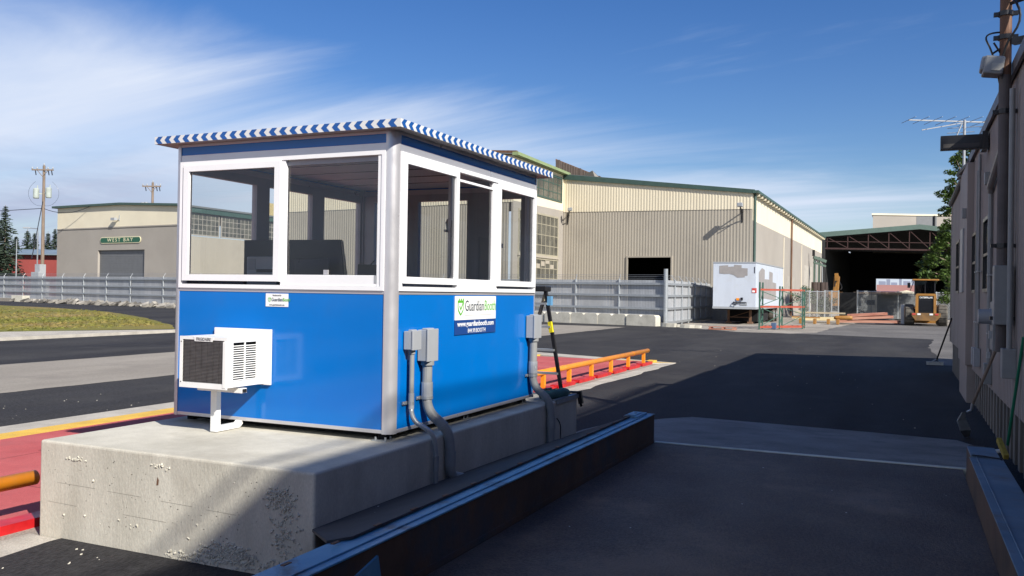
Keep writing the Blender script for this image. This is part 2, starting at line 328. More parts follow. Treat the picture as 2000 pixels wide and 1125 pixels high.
# pit kerbs of the red scale
k = MB(); k.box(-6.96, -60, -.36, -6.46, 18.8, .012); k.build('pit_kerb_west', kerbc)['kind'] = 'structure'
k = MB(); k.box(-6.46, -60, -.36, -6.1, 17.9, .0155); k.build('yellow_painted_line', yel)['kind'] = 'structure'
k = MB(); k.prism([(-6.46, 17.9, -.36), (-2.7, 16.75, -.36), (-2.0, 17.3, -.36), (-6.46, 18.75, -.36)], (0, 0, .372)); k.build('pit_kerb_north', kerbc)['kind'] = 'structure'
k = MB(); k.poly([(x, y, .016) for x, y in ((-3.6, 17.2), (-2.55, 16.88), (-2.05, 17.25), (-2.6, 17.2), (-3.5, 17.45))]); k.build('yellow_corner_mark', yel)['kind'] = 'structure'
k = MB(); k.box(-2.35, 3.62, -.36, -2.0, 17.2, -.005); k.box(-2.38, -60, -.36, -2.0, -1.14, -.005); k.build('pit_kerb_east', kerbc, bevel=.01)['kind'] = 'structure'
# concrete ramp behind the dark scale, from deck height down to the asphalt
k = MB(); R7 = random.Random(2)
top = [(-.05, 4.1), (4.1, 3.98)]; low = [(-.2, 5.0), (-.1, 6.0), (.15, 6.6), (.6, 7.4), (1.6, 7.32), (3.0, 7.2), (4.15, 7.05), (4.3, 6.6), (4.32, 4.2)]
zz = lambda y: max(.006, .158-(y-4.12)*.052)
ring = [(4.3, 4.12)] + [(4.32, 5.2), (4.28, 6.5), (4.12, 7.05), (3.0, 7.2), (1.6, 7.32), (.62, 7.4), (.3, 7.0), (.1, 6.3), (-.12, 5.6), (-.15, 4.7), (-.1, 4.12)]
c0 = (2.0, 5.0)
for i in range(len(ring)):
    a, c = ring[i], ring[(i+1) % len(ring)]; k.poly([(c0[0], c0[1], zz(c0[1])), (a[0], a[1], zz(a[1])), (c[0], c[1], zz(c[1]))])
    k.poly([(a[0], a[1], zz(a[1])), (a[0], a[1], -.03), (c[0], c[1], -.03), (c[0], c[1], zz(c[1]))])
k.build('concrete_ramp', padc)['kind'] = 'structure'
# small white flecks of spilled stone on the asphalt
b = MB()
for i in range(110):
    if i < 34: x, y = rg.uniform(-8.9, -7.0), rg.uniform(.5, 5)
    elif i < 60: x, y = rg.uniform(-2.2, .8), rg.uniform(-2.2, -1.2)
    else: x, y = rg.uniform(-4, 4), rg.uniform(5, 26)
    s = rg.uniform(.003, .008); b.obox((x, y, s*.4), (rg.random(), rg.random(), .2), (-.5, .7, .1), s*2, s*1.4, s)
o = b.build('gravel', conc); tag(o, 'small pale stone chips scattered on the new asphalt', 'gravel', kind='stuff')

# ================================================================== PLINTH
PZ = .69
p = MB(); p.box(-2.29, -1.135, -.25, .17, 3.60, PZ)
pl = p.build('concrete_plinth', concp, bevel=.018, seg=3); tag(pl, 'long pale cast concrete plinth carrying the blue guard booth', 'plinth')
# honeycombed patches of exposed stones on its front face
rk = random.Random(11)
def pebbles(cx, cz, rx, rz, n, y=-1.135):
    for i in range(n):
        a = rk.uniform(0, 6.28); r = math.sqrt(rk.random()); x = cx+rx*r*math.cos(a)+.06*math.sin(9*a); z = cz+rz*r*math.sin(a)
        if z < .0: continue
        s = rk.uniform(.005, .011); yy = y + rk.uniform(-.001, .003)
        ax = Vector((rk.uniform(-1, 1), rk.uniform(-1, 1), rk.uniform(-1, 1))); ay = ax.cross(Vector((rk.random(), 1, .3)))
        b.obox((x, yy, z), ax, ay, s*rk.uniform(1.2, 2), s*1.5, s*1.2)
b = MB(); pebbles(-.10, .50, .08, .07, 190); pebbles(-.06, .30, .09, .18, 150); pebbles(-.52, .10, .20, .07, 480); pebbles(-.80, .03, .2, .04, 120); pebbles(-.2, .05, .35, .06, 260)
pebbles(-1.95, .585, .09, .014, 18); pebbles(-1.12, .60, .05, .02, 12); pebbles(-1.55, .17, .5, .03, 8)
for i in range(6): pebbles(rk.uniform(-2.2, .1), rk.uniform(.1, .62), .004, .004, 1)
o = b.build('exposed_stone', concp, pl)
b = MB(); b.poly([(-1.142, -1.1358, .475), (-1.124, -1.1358, .478), (-1.120, -1.1358, .512), (-1.131, -1.1358, .535), (-1.140, -1.1358, .505)]); b.build('form_tie_stain', rust, pl)
hl_ = mat('form_line_dirt', (.25, .23, .19), .9)
for x0, x1, z in ((-2.1, -1.72, .395), (-1.6, -1.28, .385), (-1.1, -.82, .372), (-.7, -.45, .36), (-2.2, -1.9, .25), (-1.45, -1.05, .24)):
    b = MB(); b.poly([(x0, -1.1356, z), (x1, -1.1356, z-.006), (x1, -1.1356, z-.0025), (x0, -1.1356, z+.0025)]); b.build('form_line', hl_, pl)
b = MB()
for i in range(130):
    x, z = rk.uniform(-2.2, .1), rk.uniform(.08, .62); s = rk.uniform(.002, .007); b.poly([(x-s, -1.1354, z), (x, -1.1354, z-s*.8), (x+s, -1.1354, z), (x, -1.1354, z+s*.7)])
o = b.build('air_hole_mark', mat('air_hole_shade', (.12, .11, .09), .9), pl); o['kind'] = 'stuff'  # flat dark marks, the shade inside small holes painted as colour
b = MB(); b.box(-.0, 3.605, PZ-.035, .185, 3.612, PZ+.012); b.box(.176, 2.95, PZ-.03, .186, 3.6, PZ+.014); b.box(.13, 2.95, PZ+.002, .186, 3.6, PZ+.014)
o = b.build('edge_angle', steel); tag(o, 'steel angle iron laid along the far edge of the plinth', 'steel angle')

# ================================================================== GUARD BOOTH
FZ = .75; XW = -2.184; YL = 2.797; R_ = .078
booth = thing('guard_booth', (-1.1, 1.4, PZ), 'blue and white prefabricated guard booth with chevron edged flat roof', 'booth')
ZB, ZT, ZS, ZW, ZST, ZTOP, ZR0, ZR1 = .778, 1.793, 1.819, 2.875, 2.931, 3.000, 3.024, 3.081
xa, xb, ya, yb = XW+R_, -R_, R_, YL-R_
def plate(mb, side, u0, u1, z0, z1, proud=0, t=.03):
    if side == 'f': mb.box(u0, -proud, z0, u1, -proud+t, z1)
    if side == 'b': mb.box(u0, YL+proud-t, z0, u1, YL+proud, z1)
    if side == 'r': mb.box(proud-t, u0, z0, proud, u1, z1)
    if side == 'l': mb.box(XW-proud, u0, z0, XW-proud+t, u1, z1)
rng_ = dict(f=(xa, xb), b=(xa, xb), r=(ya, yb), l=(ya, yb))
for s_, nm in (('f', 'front'), ('r', 'right'), ('b', 'back'), ('l', 'left')):
    u0, u1 = rng_[s_]
    mb = MB(); plate(mb, s_, u0, u1, ZB, ZT, -.004); mb.build('wall_panel', blue, booth)
    mb = MB(); plate(mb, s_, u0, u1, ZST-.069, ZTOP, -.004) if 0 else plate(mb, s_, u0, u1, ZST, ZTOP, -.004); mb.build('header_panel', blue, booth)
    for za_, zb_0 in ((FZ, ZB), (ZT, ZS), (ZW, ZST), (ZTOP, ZR0-.001)): mb = MB(); plate(mb, s_, u0, u1, za_, zb_0); mb.build('wall_rail', alum, booth, bevel=.002)
    mb = MB()                                       # inner lining
    if s_ == 'f': mb.box(u0, .032, FZ, u1, .06, ZT)
    if s_ == 'b': mb.box(u0, YL-.06, FZ, u1, YL-.032, ZT)
    if s_ == 'r': mb.box(-.06, u0, FZ, -.032, u1, ZT)
    if s_ == 'l': mb.box(XW+.032, u0, FZ, XW+.06, u1, ZT)
    mb.build('wall_lining', inner, booth)
for cx, cyy, sxx, syy in ((-R_, R_, 1, -1), (xa, R_, -1, -1), (-R_, yb, 1, 1), (xa, yb, -1, 1)):
    pts = [(cx, cyy, FZ-.004)]
    for i in range(13):
        t = i/12*math.pi/2; pts.append((cx+sxx*(R_+.003)*math.cos(t), cyy+syy*(R_+.003)*math.sin(t), FZ-.004))
    if sxx*syy > 0: pts = pts[::-1]
    mb = MB(); mb.prism(pts[::-1] if 0 else pts, (0, 0, ZR0-.002-FZ+.004)); o = mb.build('corner_post', alum, booth)
    for pg in o.data.polygons: pg.use_smooth = abs(pg.normal.z) < .5 and len(pg.vertices) == 4
    o.data.set_sharp_from_angle(angle=math.radians(35))
# inner corner posts, floor, ceiling
mb = MB(); mb.box(XW+.03, .03, FZ+.004, -.03, YL-.03, FZ+.04); mb.build('floor', boxm, booth)
mb = MB(); mb.box(XW+.03, .034, 2.945, -.034, YL-.03, 2.99)
mb.build('ceiling', inner, booth)
mb = MB()
for yy in (.5, .95, 1.4, 1.85, 2.3): mb.box(XW+.1, yy, 2.940, -.1, yy+.008, 2.9449)
mb.build('ceiling_seam', dark, booth)
# underframe and feet
mb = MB(); mb.box(-2.05, .12, PZ+.022, -.12, 2.68, FZ-.005); 
for fx, fy in ((-.14, .05), (-2.08, .09), (-.14, 2.62), (-2.08, 2.62)): mb.box(fx-.0, fy, PZ+.012, fx+.07, fy+.08, FZ-.003)
mb.build('underframe', black, booth)
for fx, fy in ((-.17, .0), (-.17, 1.28), (-.17, 2.58)):
    mb = MB(); mb.box(fx, fy, PZ+.001, fx+.13, fy+.13, PZ+.009)
    for bx_, by_ in ((.02, .03), (.105, .03), (.105, .10)): mb.tube([(fx+bx_, fy+by_, PZ+.008), (fx+bx_, fy+by_, PZ+.03)], .009, 6)
    mb.build('anchor_plate', steel, booth)
# windows ----------------------------------------------------------
def P3(side, u, z, out):                            # point on a wall: u along it, out = outwards
    return {'f': Vector((u, -out, z)), 'b': Vector((u, YL+out, z)), 'r': Vector((out, u, z)), 'l': Vector((XW-out, u, z))}[side]
def wframe(side, u0, u1, z0, z1, bu, bv, out, depth, name, m, parent, bv2=None, bevel=.004):
    mb = MB(); P = P3(side, 0, 0, out); U = P3(side, 1, 0, out)-P; Nn = P3(side, 0, 0, out-1)-P
    mb.frame(P, U, (0, 0, 1), Nn, u0, u1, z0, z1, bu, bv, depth, bv2); return mb.build(name, m, parent, bevel=bevel)
def wpane(side, u0, u1, z0, z1, out, parent):
    P = P3(side, u0, z0, out); Q = P3(side, u1, z1, out); mb = MB(); lo = [min(a, b) for a, b in zip(P, Q)]; hi = [max(a, b) for a, b in zip(P, Q)]
    ax = 1 if side in 'fb' else 0; hi[ax] = lo[ax]
    a, c = Vector(lo), Vector(hi)
    if ax == 1: mb.poly([(a.x, a.y, a.z), (c.x, a.y, a.z), (c.x, a.y, c.z), (a.x, a.y, c.z)])
    else: mb.poly([(a.x, a.y, a.z), (a.x, c.y, a.z), (a.x, c.y, c.z), (a.x, a.y, c.z)])
    return mb.build('pane', pane_m, parent)
# front: proud left sash, recessed right pane
wf = wframe('f', xa+.001, xb-.001, ZS+.001, ZW-.001, .03, .032, .012, .07, 'window', white, booth)
wf['label'] = 'front sliding window in white frame'
o = wframe('f', -2.060, -1.045, 1.880, 2.842, .060, .052, .022, .04, 'sash', white, wf); wpane('f', -2.0, -1.105, 1.93, 2.79, .0, wf)
mb = MB(); mb.box(-1.045, -.006, 1.852, -1.010, .05, 2.842); mb.box(-.145, -.006, 1.852, -.110, .05, 2.842); mb.box(-1.015, -.004, 1.852, -.145, .05, 1.935); mb.build('frame_bar', white, wf, bevel=.003)
mb = MB(); mb.box(-1.012, .02, 2.800, -.147, .05, 2.842); mb.build('track', boxm, wf); wpane('f', -1.014, -.146, 1.936, 2.80, .03*-1, wf)
mb = MB(); mb.box(-.64, .01, 1.938, -.60, .026, 1.975); mb.build('latch', alum, wf)
mb = MB(); mb.box(-.165, -.0065, 1.875, -.14, -.004, 1.935); mb.build('lock_recess', boxm, wf)
# right: three sashes
wr = wframe('r', ya+.001, yb-.001, ZS+.001, ZW-.001, .032, .034, .012, .07, 'window', white, booth)
wr['label'] = 'right hand three pane sliding window in white frame'
wframe('r', .100, 1.000, 1.878, 2.842, .052, .052, .022, .04, 'sash', white, wr); wpane('r', .152, .948, 1.93, 2.79, .0, wr)
wframe('r', 1.795, 2.700, 1.878, 2.842, .054, .052, .022, .04, 'sash', white, wr); wpane('r', 1.849, 2.646, 1.93, 2.79, .0, wr)
mb = MB(); mb.box(-.04, 1.715, 1.853, -.0, 1.812, 2.842); mb.box(-.04, 1.000, 1.853, .002, 1.040, 2.842); mb.box(-.04, 1.045, 1.853, .004, 1.72, 1.93); mb.build('frame_bar', white, wr, bevel=.003)
mb = MB(); mb.box(-.03, 1.047, 2.765, -.004, 1.715, 2.785); mb.box(-.05, .95, 1.93, -.03, .99, 2.8); mb.build('track', white, wr); wpane('r', 1.045, 1.715, 1.93, 2.84, -.022, wr)
mb = MB(); mb.box(-.03, .90, 2.28, -.002, .925, 2.42); mb.tube([(-.04, .86, 2.33), (-.04, .90, 2.33)], .012, 6); mb.tube([(-.04, .915, 2.33), (-.055, .915, 2.40), (-.04, .915, 2.43)], .01, 6); mb.build('latch', steel, wr)
mb = MB(); mb.box(-.05, 1.96, 2.245, -.02, 1.985, 2.285); mb.tube([(-.04, 1.96, 2.25), (-.045, 1.93, 2.20)], .01, 6); mb.build('latch', white, wr)
mb = MB(); mb.box(-.03, .895, 1.93, -.004, .945, 2.79); mb.build('inner_stile', white, wr)
mb = MB(); mb.box(-.06, 2.585, 1.93, -.035, 2.625, 2.80); mb.build('inner_stile', white, wr)
# left and back walls: frames with window openings
def hole_wall(side, holes, zh=(1.93, 2.80), nm='window'):
    u0, u1 = rng_[side]; mb = MB(); edge = u0+.001
    for a, c in holes: plate(mb, side, edge, a, ZS+.001, ZW-.001, 0, .06); edge = c
    plate(mb, side, edge, u1-.001, ZS+.001, ZW-.001, 0, .06)
    for a, c in holes: plate(mb, side, a, c, ZS+.001, zh[0], 0, .06); plate(mb, side, a, c, zh[1], ZW-.001, 0, .06)
    o = mb.build(nm, inner if 0 else boxm, booth)
    for a, c in holes: wpane(side, a, c, zh[0], zh[1], -.03, o)
    return o
hole_wall('l', [(.12, .97), (1.15, 1.82), (2.02, 2.69)])['label'] = 'far left window wall seen through the front glass'
hole_wall('b', [(-1.97, -1.6), (-1.40, -.80), (-.50, -.17)])['label'] = 'back wall with door window seen through the side glass'
# roof ---------------------------------------------------------------
OV = .112
rf = MB(); rf.box(XW-OV+.006, -OV+.006, ZR0, OV-.006, YL+OV-.006, ZR1-.003); rfo = rf.build('roof', soff, booth)
fs = MB(); e = .006
X0, X1, Y0, Y1 = XW-OV, OV, -OV, YL+OV
fs.box(X0, Y0, ZR0-.004, X1, Y0+e, ZR1); fs.box(X0, Y1-e, ZR0-.004, X1, Y1, ZR1); fs.box(X0, Y0+e, ZR0-.004, X0+e, Y1-e, ZR1); fs.box(X1-e, Y0+e, ZR0-.004, X1, Y1-e, ZR1)
fo = fs.build('fascia', fasw, booth)
cv = MB(); HZ = ZR1-ZR0+.003; zb_ = ZR0-.0035
def chevs(P, U, ln, tipback):
    P, U = Vector(P), Vector(U); pit = .0975; n = int(ln/pit); pit = ln/n; Nn = U.cross(Vector((0, 0, 1)))
    for i in range(n):
        a = i*pit+.012; w_ = pit*.5; t = .030
        q = [P+U*(a+t), P+U*a+Vector((0, 0, HZ/2)), P+U*(a+t)+Vector((0, 0, HZ)), P+U*(a+t+w_)+Vector((0, 0, HZ)), P+U*(a+w_)+Vector((0, 0, HZ/2)), P+U*(a+w_+t)]
        if not tipback: pass
        cv.poly(q)
chevs((X0, Y0-.0015, zb_), (1, 0, 0), X1-X0-.02, 1)
chevs((X1+.0015, Y0, zb_), (0, 1, 0), Y1-Y0-.02, 1)
o = cv.build('chevron_stripe', fasb, fo)
# stickers
mb = MB(); mb.box(-1.188, .0025, 1.680, -.965, .0045, 1.784); st = mb.build('maker_plate', stick, booth, bevel=0); st.location.y -= .0
for v in st.data.vertices: v.co.y -= .0025
U, V = (1, 0, 0), (0, 0, 1)
def shield(mb, P, U, V, s):
    P, U, V = Vector(P), Vector(U), Vector(V)
    out_ = [(-.42, .5), (-.42, .38), (-.28, .38), (-.28, .5), (-.14, .5), (-.14, .38), (0, .38), (0, .5), (.14, .5), (.14, .38), (.28, .38), (.28, .5), (.42, .5), (.42, -.05), (.36, -.28), (.2, -.46), (0, -.6), (-.2, -.46), (-.36, -.28), (-.42, -.05)]
    Nn = U.cross(V)*.0008
    rim = [(-.33, .22), (.33, .22), (.33, -.03), (.27, -.22), (0, -.47), (-.27, -.22), (-.33, -.03)]
    mb.poly([P+U*(x*s)+V*(y*s)+Nn for x, y in out_]); return rim
def logo(P, U, V, s, parent, wd):
    wd = wd*.86
    P, U, V = Vector(P), Vector(U), Vector(V); Nn = U.cross(V)
    mb = MB(); rim = shield(mb, P, U, V, s); mb.build('emblem', brandg, parent)
    mb = MB(); mb.poly([P+U*(x*s)+V*(y*s)+Nn*.0014 for x, y in rim]); mb.build('emblem_field', stick, parent)
    mb = MB(); mb.poly([P+U*(x*s)+V*(y*s)+Nn*.002 for x, y in ((-.22, .0), (-.12, .06), (-.02, -.12), (.26, .26), (.34, .18), (-.01, -.3))]); mb.build('emblem_tick', brandg, parent)
    sz = wd
    text('lettering', 'Guardian', sz, logod, P+U*(s*.58)+Nn*.001, U, V, parent, .0006, 'LEFT', fit=wd*2.75)
    text('lettering', 'Booth', sz, brandg, P+U*(s*.58+sz*2.87)+Nn*.001, U, V, parent, .0006, 'LEFT', fit=wd*1.72)
logo((-1.150, -.0005, 1.735), U, V, .034, st, .046)
text('lettering', 'Manufactured By', .018, ink, (-1.076, -.001, 1.769), U, V, st, .0004, fit=.085)
text('lettering', 'www.guardianbooth.com', .019, ink, (-1.076, -.001, 1.694), U, V, st, .0004, fit=.15)
mb = MB(); mb.box(-.002, .985, 1.578, .004, 1.79, 1.784); sg = mb.build('sign', stick, booth); sg['label'] = 'white and navy company sign on the right wall'
mb = MB(); mb.box(-.002, .985, 1.452, .0045, 1.79, 1.577); mb.build('sign_band', navy, sg)
U, V = (0, 1, 0), (0, 0, 1)
logo((.0045, 1.085, 1.695), U, V, .135, sg, .155)
text('lettering', 'www.guardianbooth.com', .064, stick, (.0055, 1.388, 1.542), U, V, sg, .0006, fit=.72, bold=.0012)
text('lettering', '844.99.BOOTH', .052, stick, (.0055, 1.40, 1.480), U, V, sg, .0006, fit=.35)
mb = MB(); mb.box(.0045, 1.16, 1.615, .0052, 1.40, 1.6175); mb.box(.0045, 1.45, 1.615, .0052, 1.70, 1.6175); mb.build('fine_print', pastel, sg)

# ---- inside the booth
dk_ = MB(); dk_.box(-2.08, .08, 1.50, -.10, .72, 1.54); dk_.box(-2.08, .1, FZ+.041, -2.04, .7, 1.499); dk_.box(-.14, .1, FZ+.041, -.10, .7, 1.499)
tag(dk_.build('desk', dark), 'dark counter desk inside the booth behind the front window', 'desk')
mo = thing('monitor', (-.9, .45, 1.54), 'large black flat screen on the desk behind the right front pane', 'monitor')
a1 = at(540, 468, 1, .42); a2 = at(664, 468, 1, .42); a3 = at(676, 540, 1, .42)
mb = MB(); mb.prism([(a1.x-.35, .42, 1.66), (a3.x+.02, .42, 1.66), (a2.x, .42, a2.z), (a1.x-.35, .42, a1.z)], (0, .035, 0)); mb.build('screen', dark, mo, bevel=.004)
mb = MB(); mb.box(a1.x+.1, .455, 1.541, a1.x+.3, .50, 1.9); mb.box(a1.x+.02, .40, 1.541, a1.x+.4, .56, 1.56); mb.build('stand', dark, mo)
mb = MB(); mb.prism([(a2.x+.002, .43, a2.z-.01), (a2.x+.012, .43, a2.z-.01), (a3.x+.04, .43, 1.66), (a3.x+.022, .43, 1.66)], (0, .02, 0)); mb.build('edge_trim', tan, mo)
c1_ = at(600, 505, 1, .34); mb = MB(); mb.box(c1_.x-.12, .33, 1.541, c1_.x+.22, .345, c1_.z); mb.build('keyboard', dark, mo) if 0 else tag(mb.build('tablet', mat('tablet_grey', (.03, .032, .036), .3), bevel=.005), 'dark tablet screen propped in front of the black monitor', 'tablet')
q1, q2 = at(482, 501, 1, .35), at(531, 534, 1, .35)
pr = thing('receipt_printer', (q1.x, .35, 1.541), 'grey printer box with pale label behind the left front pane', 'printer')
mb = MB(); mb.box(q1.x, .35, 1.541, q2.x+.05, .58, q1.z); mb.build('case', boxm, pr, bevel=.008)
mb = MB(); mb.box(q1.x+.02, .346, q2.z+.03, q1.x+.10, .349, q1.z-.02); mb.build('label_plate', pastel, pr)
mb = MB(); mb.box(q1.x+.11, .345, q2.z+.01, q2.x+.02, .349, q2.z+.035); mb.build('slot', black, pr)
q1 = at(697, 516, 1, .3); q2 = at(733, 537, 1, .3)
mb = MB(); mb.prism([(q1.x-.015, .3, 1.541), (q2.x+.03, .3, 1.541), (q2.x+.03, .3, q1.z-.005), (q1.x+.01, .3, q1.z)], (0, .16, 0)); mb.tube([(q2.x-.05, .3, q1.z-.01), (q2.x-.01, .3, q1.z+.03)], .006, 6)
tag(mb.build('card_reader', dark, bevel=.004), 'small black desk device with a stub aerial by the corner post', 'device')

# ================================================================== AIR CONDITIONER
ac = thing('air_conditioner', (-1.4, -.2, .69), 'white window air conditioner sticking out of the booth front on a bracket', 'air conditioner')
AX0, AX1, AZ0, AZ1, AYF = -1.635, -1.172, 1.065, 1.445, -.45
mb = MB(); mb.box(-1.695, -.022, 1.055, -1.115, -.0005, 1.497); mb.build('wall_flange', white_m, ac, bevel=.003)
mb = MB(); mb.box(AX0, AYF+.006, AZ0, AX1, -.02, AZ0+.03); mb.box(AX0, AYF+.006, AZ1-.02, AX1, -.02, AZ1); mb.box(AX0, AYF+.006, AZ0+.03, AX0+.012, -.02, AZ1-.02)
mb.box(AX1-.012, AYF+.006, AZ0+.03, AX1, AYF+.075, AZ1-.02); mb.box(AX1-.012, -.115, AZ0+.03, AX1, -.02, AZ1-.02); mb.box(AX1-.012, AYF+.075, AZ0+.03, AX1, -.115, AZ0+.045); mb.box(AX1-.012, AYF+.075, AZ1-.04, AX1, -.115, AZ1-.02)
mb.box(AX1-.012, (AYF-.04)/2-.006, AZ0+.045, AX1, (AYF-.04)/2+.006, AZ1-.04)
mb.build('casing', white_m, ac, bevel=.003)
mb = MB(); nl = 16
for i in range(nl):
    z = AZ0+.052 + i*(AZ1-AZ0-.1)/nl; mb.obox((AX1-.008, (AYF+.075-.115)/2, z), (0, 1, 0), (1, 0, -.8), -AYF-.19, .008, .003)
mb.build('side_louvre', white_m, ac)
mb = MB(); mb.box(AX0+.02, AYF+.03, AZ0+.035, AX1-.03, -.03, AZ1-.03); mb.build('inner_body', black, ac)
mb = MB(); mb.frame((0, AYF, 0), (1, 0, 0), (0, 0, 1), (0, 1, 0), AX0-.004, AX1+.004, AZ0-.012, AZ1+.002, .028, .04, .008, .024); mb.box(AX1-.035, AYF-.004, AZ0+.0, AX1-.004, AYF, AZ1-.03); mb.build('rear_bezel', white_m, ac, bevel=.002)
mb = MB(); mb.box(AX0+.02, AYF+.012, AZ0+.025, AX1-.02, AYF+.028, AZ1-.02)
for i in range(30):
    z = AZ0+.034 + i*.0106; mb.box(AX0+.024, AYF+.003, z, AX1-.024, AYF+.0125, z+.0022)
for i in range(8):
    x = AX0+.03+i*(AX1-AX0-.06)/7; mb.box(x, AYF+.008, AZ0+.028, x+.002, AYF+.013, AZ1-.022)
mb.build('coil', coil, ac)
mb = MB(); cxm = (AX0+AX1)/2+.005; mb.prism([(cxm-.10, AYF-.003, AZ1), (cxm+.10, AYF-.003, AZ1), (cxm+.088, AYF-.003, AZ1-.034), (cxm-.088, AYF-.003, AZ1-.034)], (0, .004, 0)); np_ = mb.build('name_plate', white_m, ac)
text('lettering', 'FRIGIDAIRE', .033, ink, (cxm, AYF-.0036, AZ1-.018), (1, 0, 0), (0, 0, 1), np_, .0004, sx=.86, bold=.0006)
for cx_, cz_ in ((AX0+.012, AZ1-.04), (AX0+.012, AZ0+.03)): 
    mb = MB(); mb.tube([(cx_, AYF-.003, cz_), (cx_, AYF+.001, cz_)], .004, 8); mb.build('screw', dark, ac)
mb = MB()                                            # bracket: channel, leg and foot rail
mb.box(-1.60, -.30, 1.015, -1.155, -.24, 1.052); bk_ = mb.build('support_channel', white_m, ac, bevel=.002)
mb = MB(); mb.box(-1.153, -.292, 1.020, -1.150, -.248, 1.047); mb.build('channel_mouth_shade', black, ac)  # black plate on a solid bar, painted as the shade of a hollow end
mb = MB(); mb.box(-1.475, -.285, .695, -1.415, -.235, 1.014); mb.build('support_leg', white_m, ac, bevel=.003)
mb = MB(); mb.box(-1.475, -.234, .695, -1.415, -.02, .735); mb.prism([(-1.475, -.02, .695), (-1.415, -.02, .695), (-1.415, -.02, .735), (-1.475, -.02, .735)], (0, .04, .03)); mb.build('foot_rail', white_m, ac, bevel=.003)

# ================================================================== CONDUITS AND BOXES
SK = lambda x: .335 + (x-.17)*.24
def bez(ps, n=7):
    o = []
    for i in range(len(ps)-2):
        a = (Vector(ps[i])+Vector(ps[i+1]))/2 if i else Vector(ps[0]); b_ = Vector(ps[i+1]); c = (Vector(ps[i+1])+Vector(ps[i+2]))/2 if i < len(ps)-3 else Vector(ps[-1])
        for k in range(n):
            t = k/n; o.append(a*(1-t)**2 + b_*2*t*(1-t) + c*t*t)
    o.append(Vector(ps[-1])); return o
def service(y, wy, zt, zb, r, zc, zstrap, yend, label, depth=.085, xc=.045, xend=.215, drop=.0):
    t = thing('electrical_conduit', (xc, y, .35), label, 'conduit', 'grey conduits on the right wall of the booth')
    mb = MB(); mb.box(.004, y-wy/2, zb, depth, y+wy/2, zt); bx_ = mb.build('junction_box', boxm, t, bevel=.004)
    mb = MB(); mb.box(depth, y-wy/2-.006, zb-.004, depth+.016, y+wy/2+.006, zt+.006); mb.box(.03, y-wy/2+.02, zt+.0005, depth-.01, y+wy/2-.02, zt+.012); mb.build('cover', boxm, bx_, bevel=.004)
    path = [(xc, y, zc), (xc, y, .93)] if r < .03 else [(xc, y, zc), (xc, y, .99)]
    zbend = .93 if r < .03 else .98
    mb = MB(); mb.tube([(xc, y, zb+.0), (xc, y, zb-.035)], r*1.35, 14); mb.tube([(xc, y, zb-.03), (xc, y, zbend-.02)], r, 14); mb.build('riser', pvc, t, smooth=False)
    mb = MB(); mb.tube([(xc, y, zc+.06), (xc, y, zc-.06)], r*1.16, 14)
    cpl = mb.build('coupling', boxm, t)
    mb = MB(); pp = bez([(xc, y, zbend), (xc, y, zbend-.10), (xend-.03, y+.06, .76), (xend, y+.09, .66), (xend, y+.10, .52)]); mb.tube(pp, r, 14); el_ = mb.build('sweep_bend', pvc if r > .03 else steel, t, smooth=True)
    mb = MB(); mb.tube([(xend, y+.10, .56), (xend, y+.10, .44)], r*1.14, 14)
    mb.build('coupling', pvc, t)
    if r > .03: mb = MB(); mb.tube([pp[len(pp)//2-1], pp[len(pp)//2]+Vector((0, 0, -.01))], r*1.12, 14); mb.build('coupling', pvc, t)
    e_ = Vector((xend, y+.10, .46)); mb = MB()
    if yend: pp = bez([e_, (xend, y+.10, .38), (xend+.02, y+.17, .345), (xend+.05, y+.22, .33)], 5)
    else: pp = [e_, Vector((xend, y+.10, .31))]
    mb.tube(pp, r, 14); mb.build('lower_run', pvc, t, smooth=False)
    mb = MB(); mb.tube([(xc, y, zstrap+.012), (xc, y, zstrap-.012)], r*1.22, 14); mb.box(.001, y-r-.045, zstrap-.012, .012, y+r+.03, zstrap+.012); mb.tube([(.0, y-r-.035, zstrap), (.02, y-r-.035, zstrap)], .008, 6); mb.build('strap', steel, t)
    return t
service(.215, .115, 1.515, 1.375, .019, .98, .965, False, 'thinnest grey conduit with small box, nearest the rounded corner post', .075)
service(.445, .155, 1.520, 1.275, .040, 1.045, .985, True, 'thick grey conduit with box, second from the corner post', .085, .05)
t3 = service(2.60, .17, 1.590, 1.365, .040, 1.065, .985, False, 'thick grey conduit at the far end of the booth wall beside the ladder', .085, .05)
mb = MB(); mb.box(.0905, 2.57, 1.055, .0915, 2.60, 1.08); mb.build('pipe_label', stick, t3)
mb = MB(); mb.tube(bez([(.27, 2.72, .55), (.30, 2.76, .50), (.29, 2.78, .38), (.30, 2.76, .335)]), .006, 6); mb.build('ground_wire', dark, t3)

# ================================================================== DARK TRUCK SCALE (deck, blue beams, skirt)
ts = thing('truck_scale', (2.5, -2, 0), 'dark steel truck scale deck between two blue topped side beams in shade', 'truck scale')
mb = MB(); mb.box(.932, -14, -.05, 4.018, 4.06, .156); mb.build('deck', deckm, ts)
mb = MB(); mb.box(.932, 4.0605, -.05, 4.05, 4.118, .166); mb.build('end_strip', whl, ts)
bl = MB(); bl.box(.72, -14, -.05, .925, 4.08, .468); o = bl.build('side_beam', beamr, ts, bevel=.01); o['label'] = 'rusty left side beam with blue flange'
cap = MB(); cap.box(.735, -1.5, .4685, .935, 3.85, .480); cap.box(.70, -14, .4685, .935, -1.501, .480); cap.box(.76, 3.851, .4685, .932, 4.08, .478); cap.box(.872, -14, .4805, .882, 3.8, .490)
cap.box(.70, 3.62, .4805, .86, 4.0, .498); cap.box(.73, 3.66, .4985, .82, 3.95, .506)
cap.build('beam_flange', beamb, o, bevel=.003)
mb = MB(); mb.box(.9255, -14, .16, .931, 4.0, .20); mb.build('toe_plate', beamr, o)
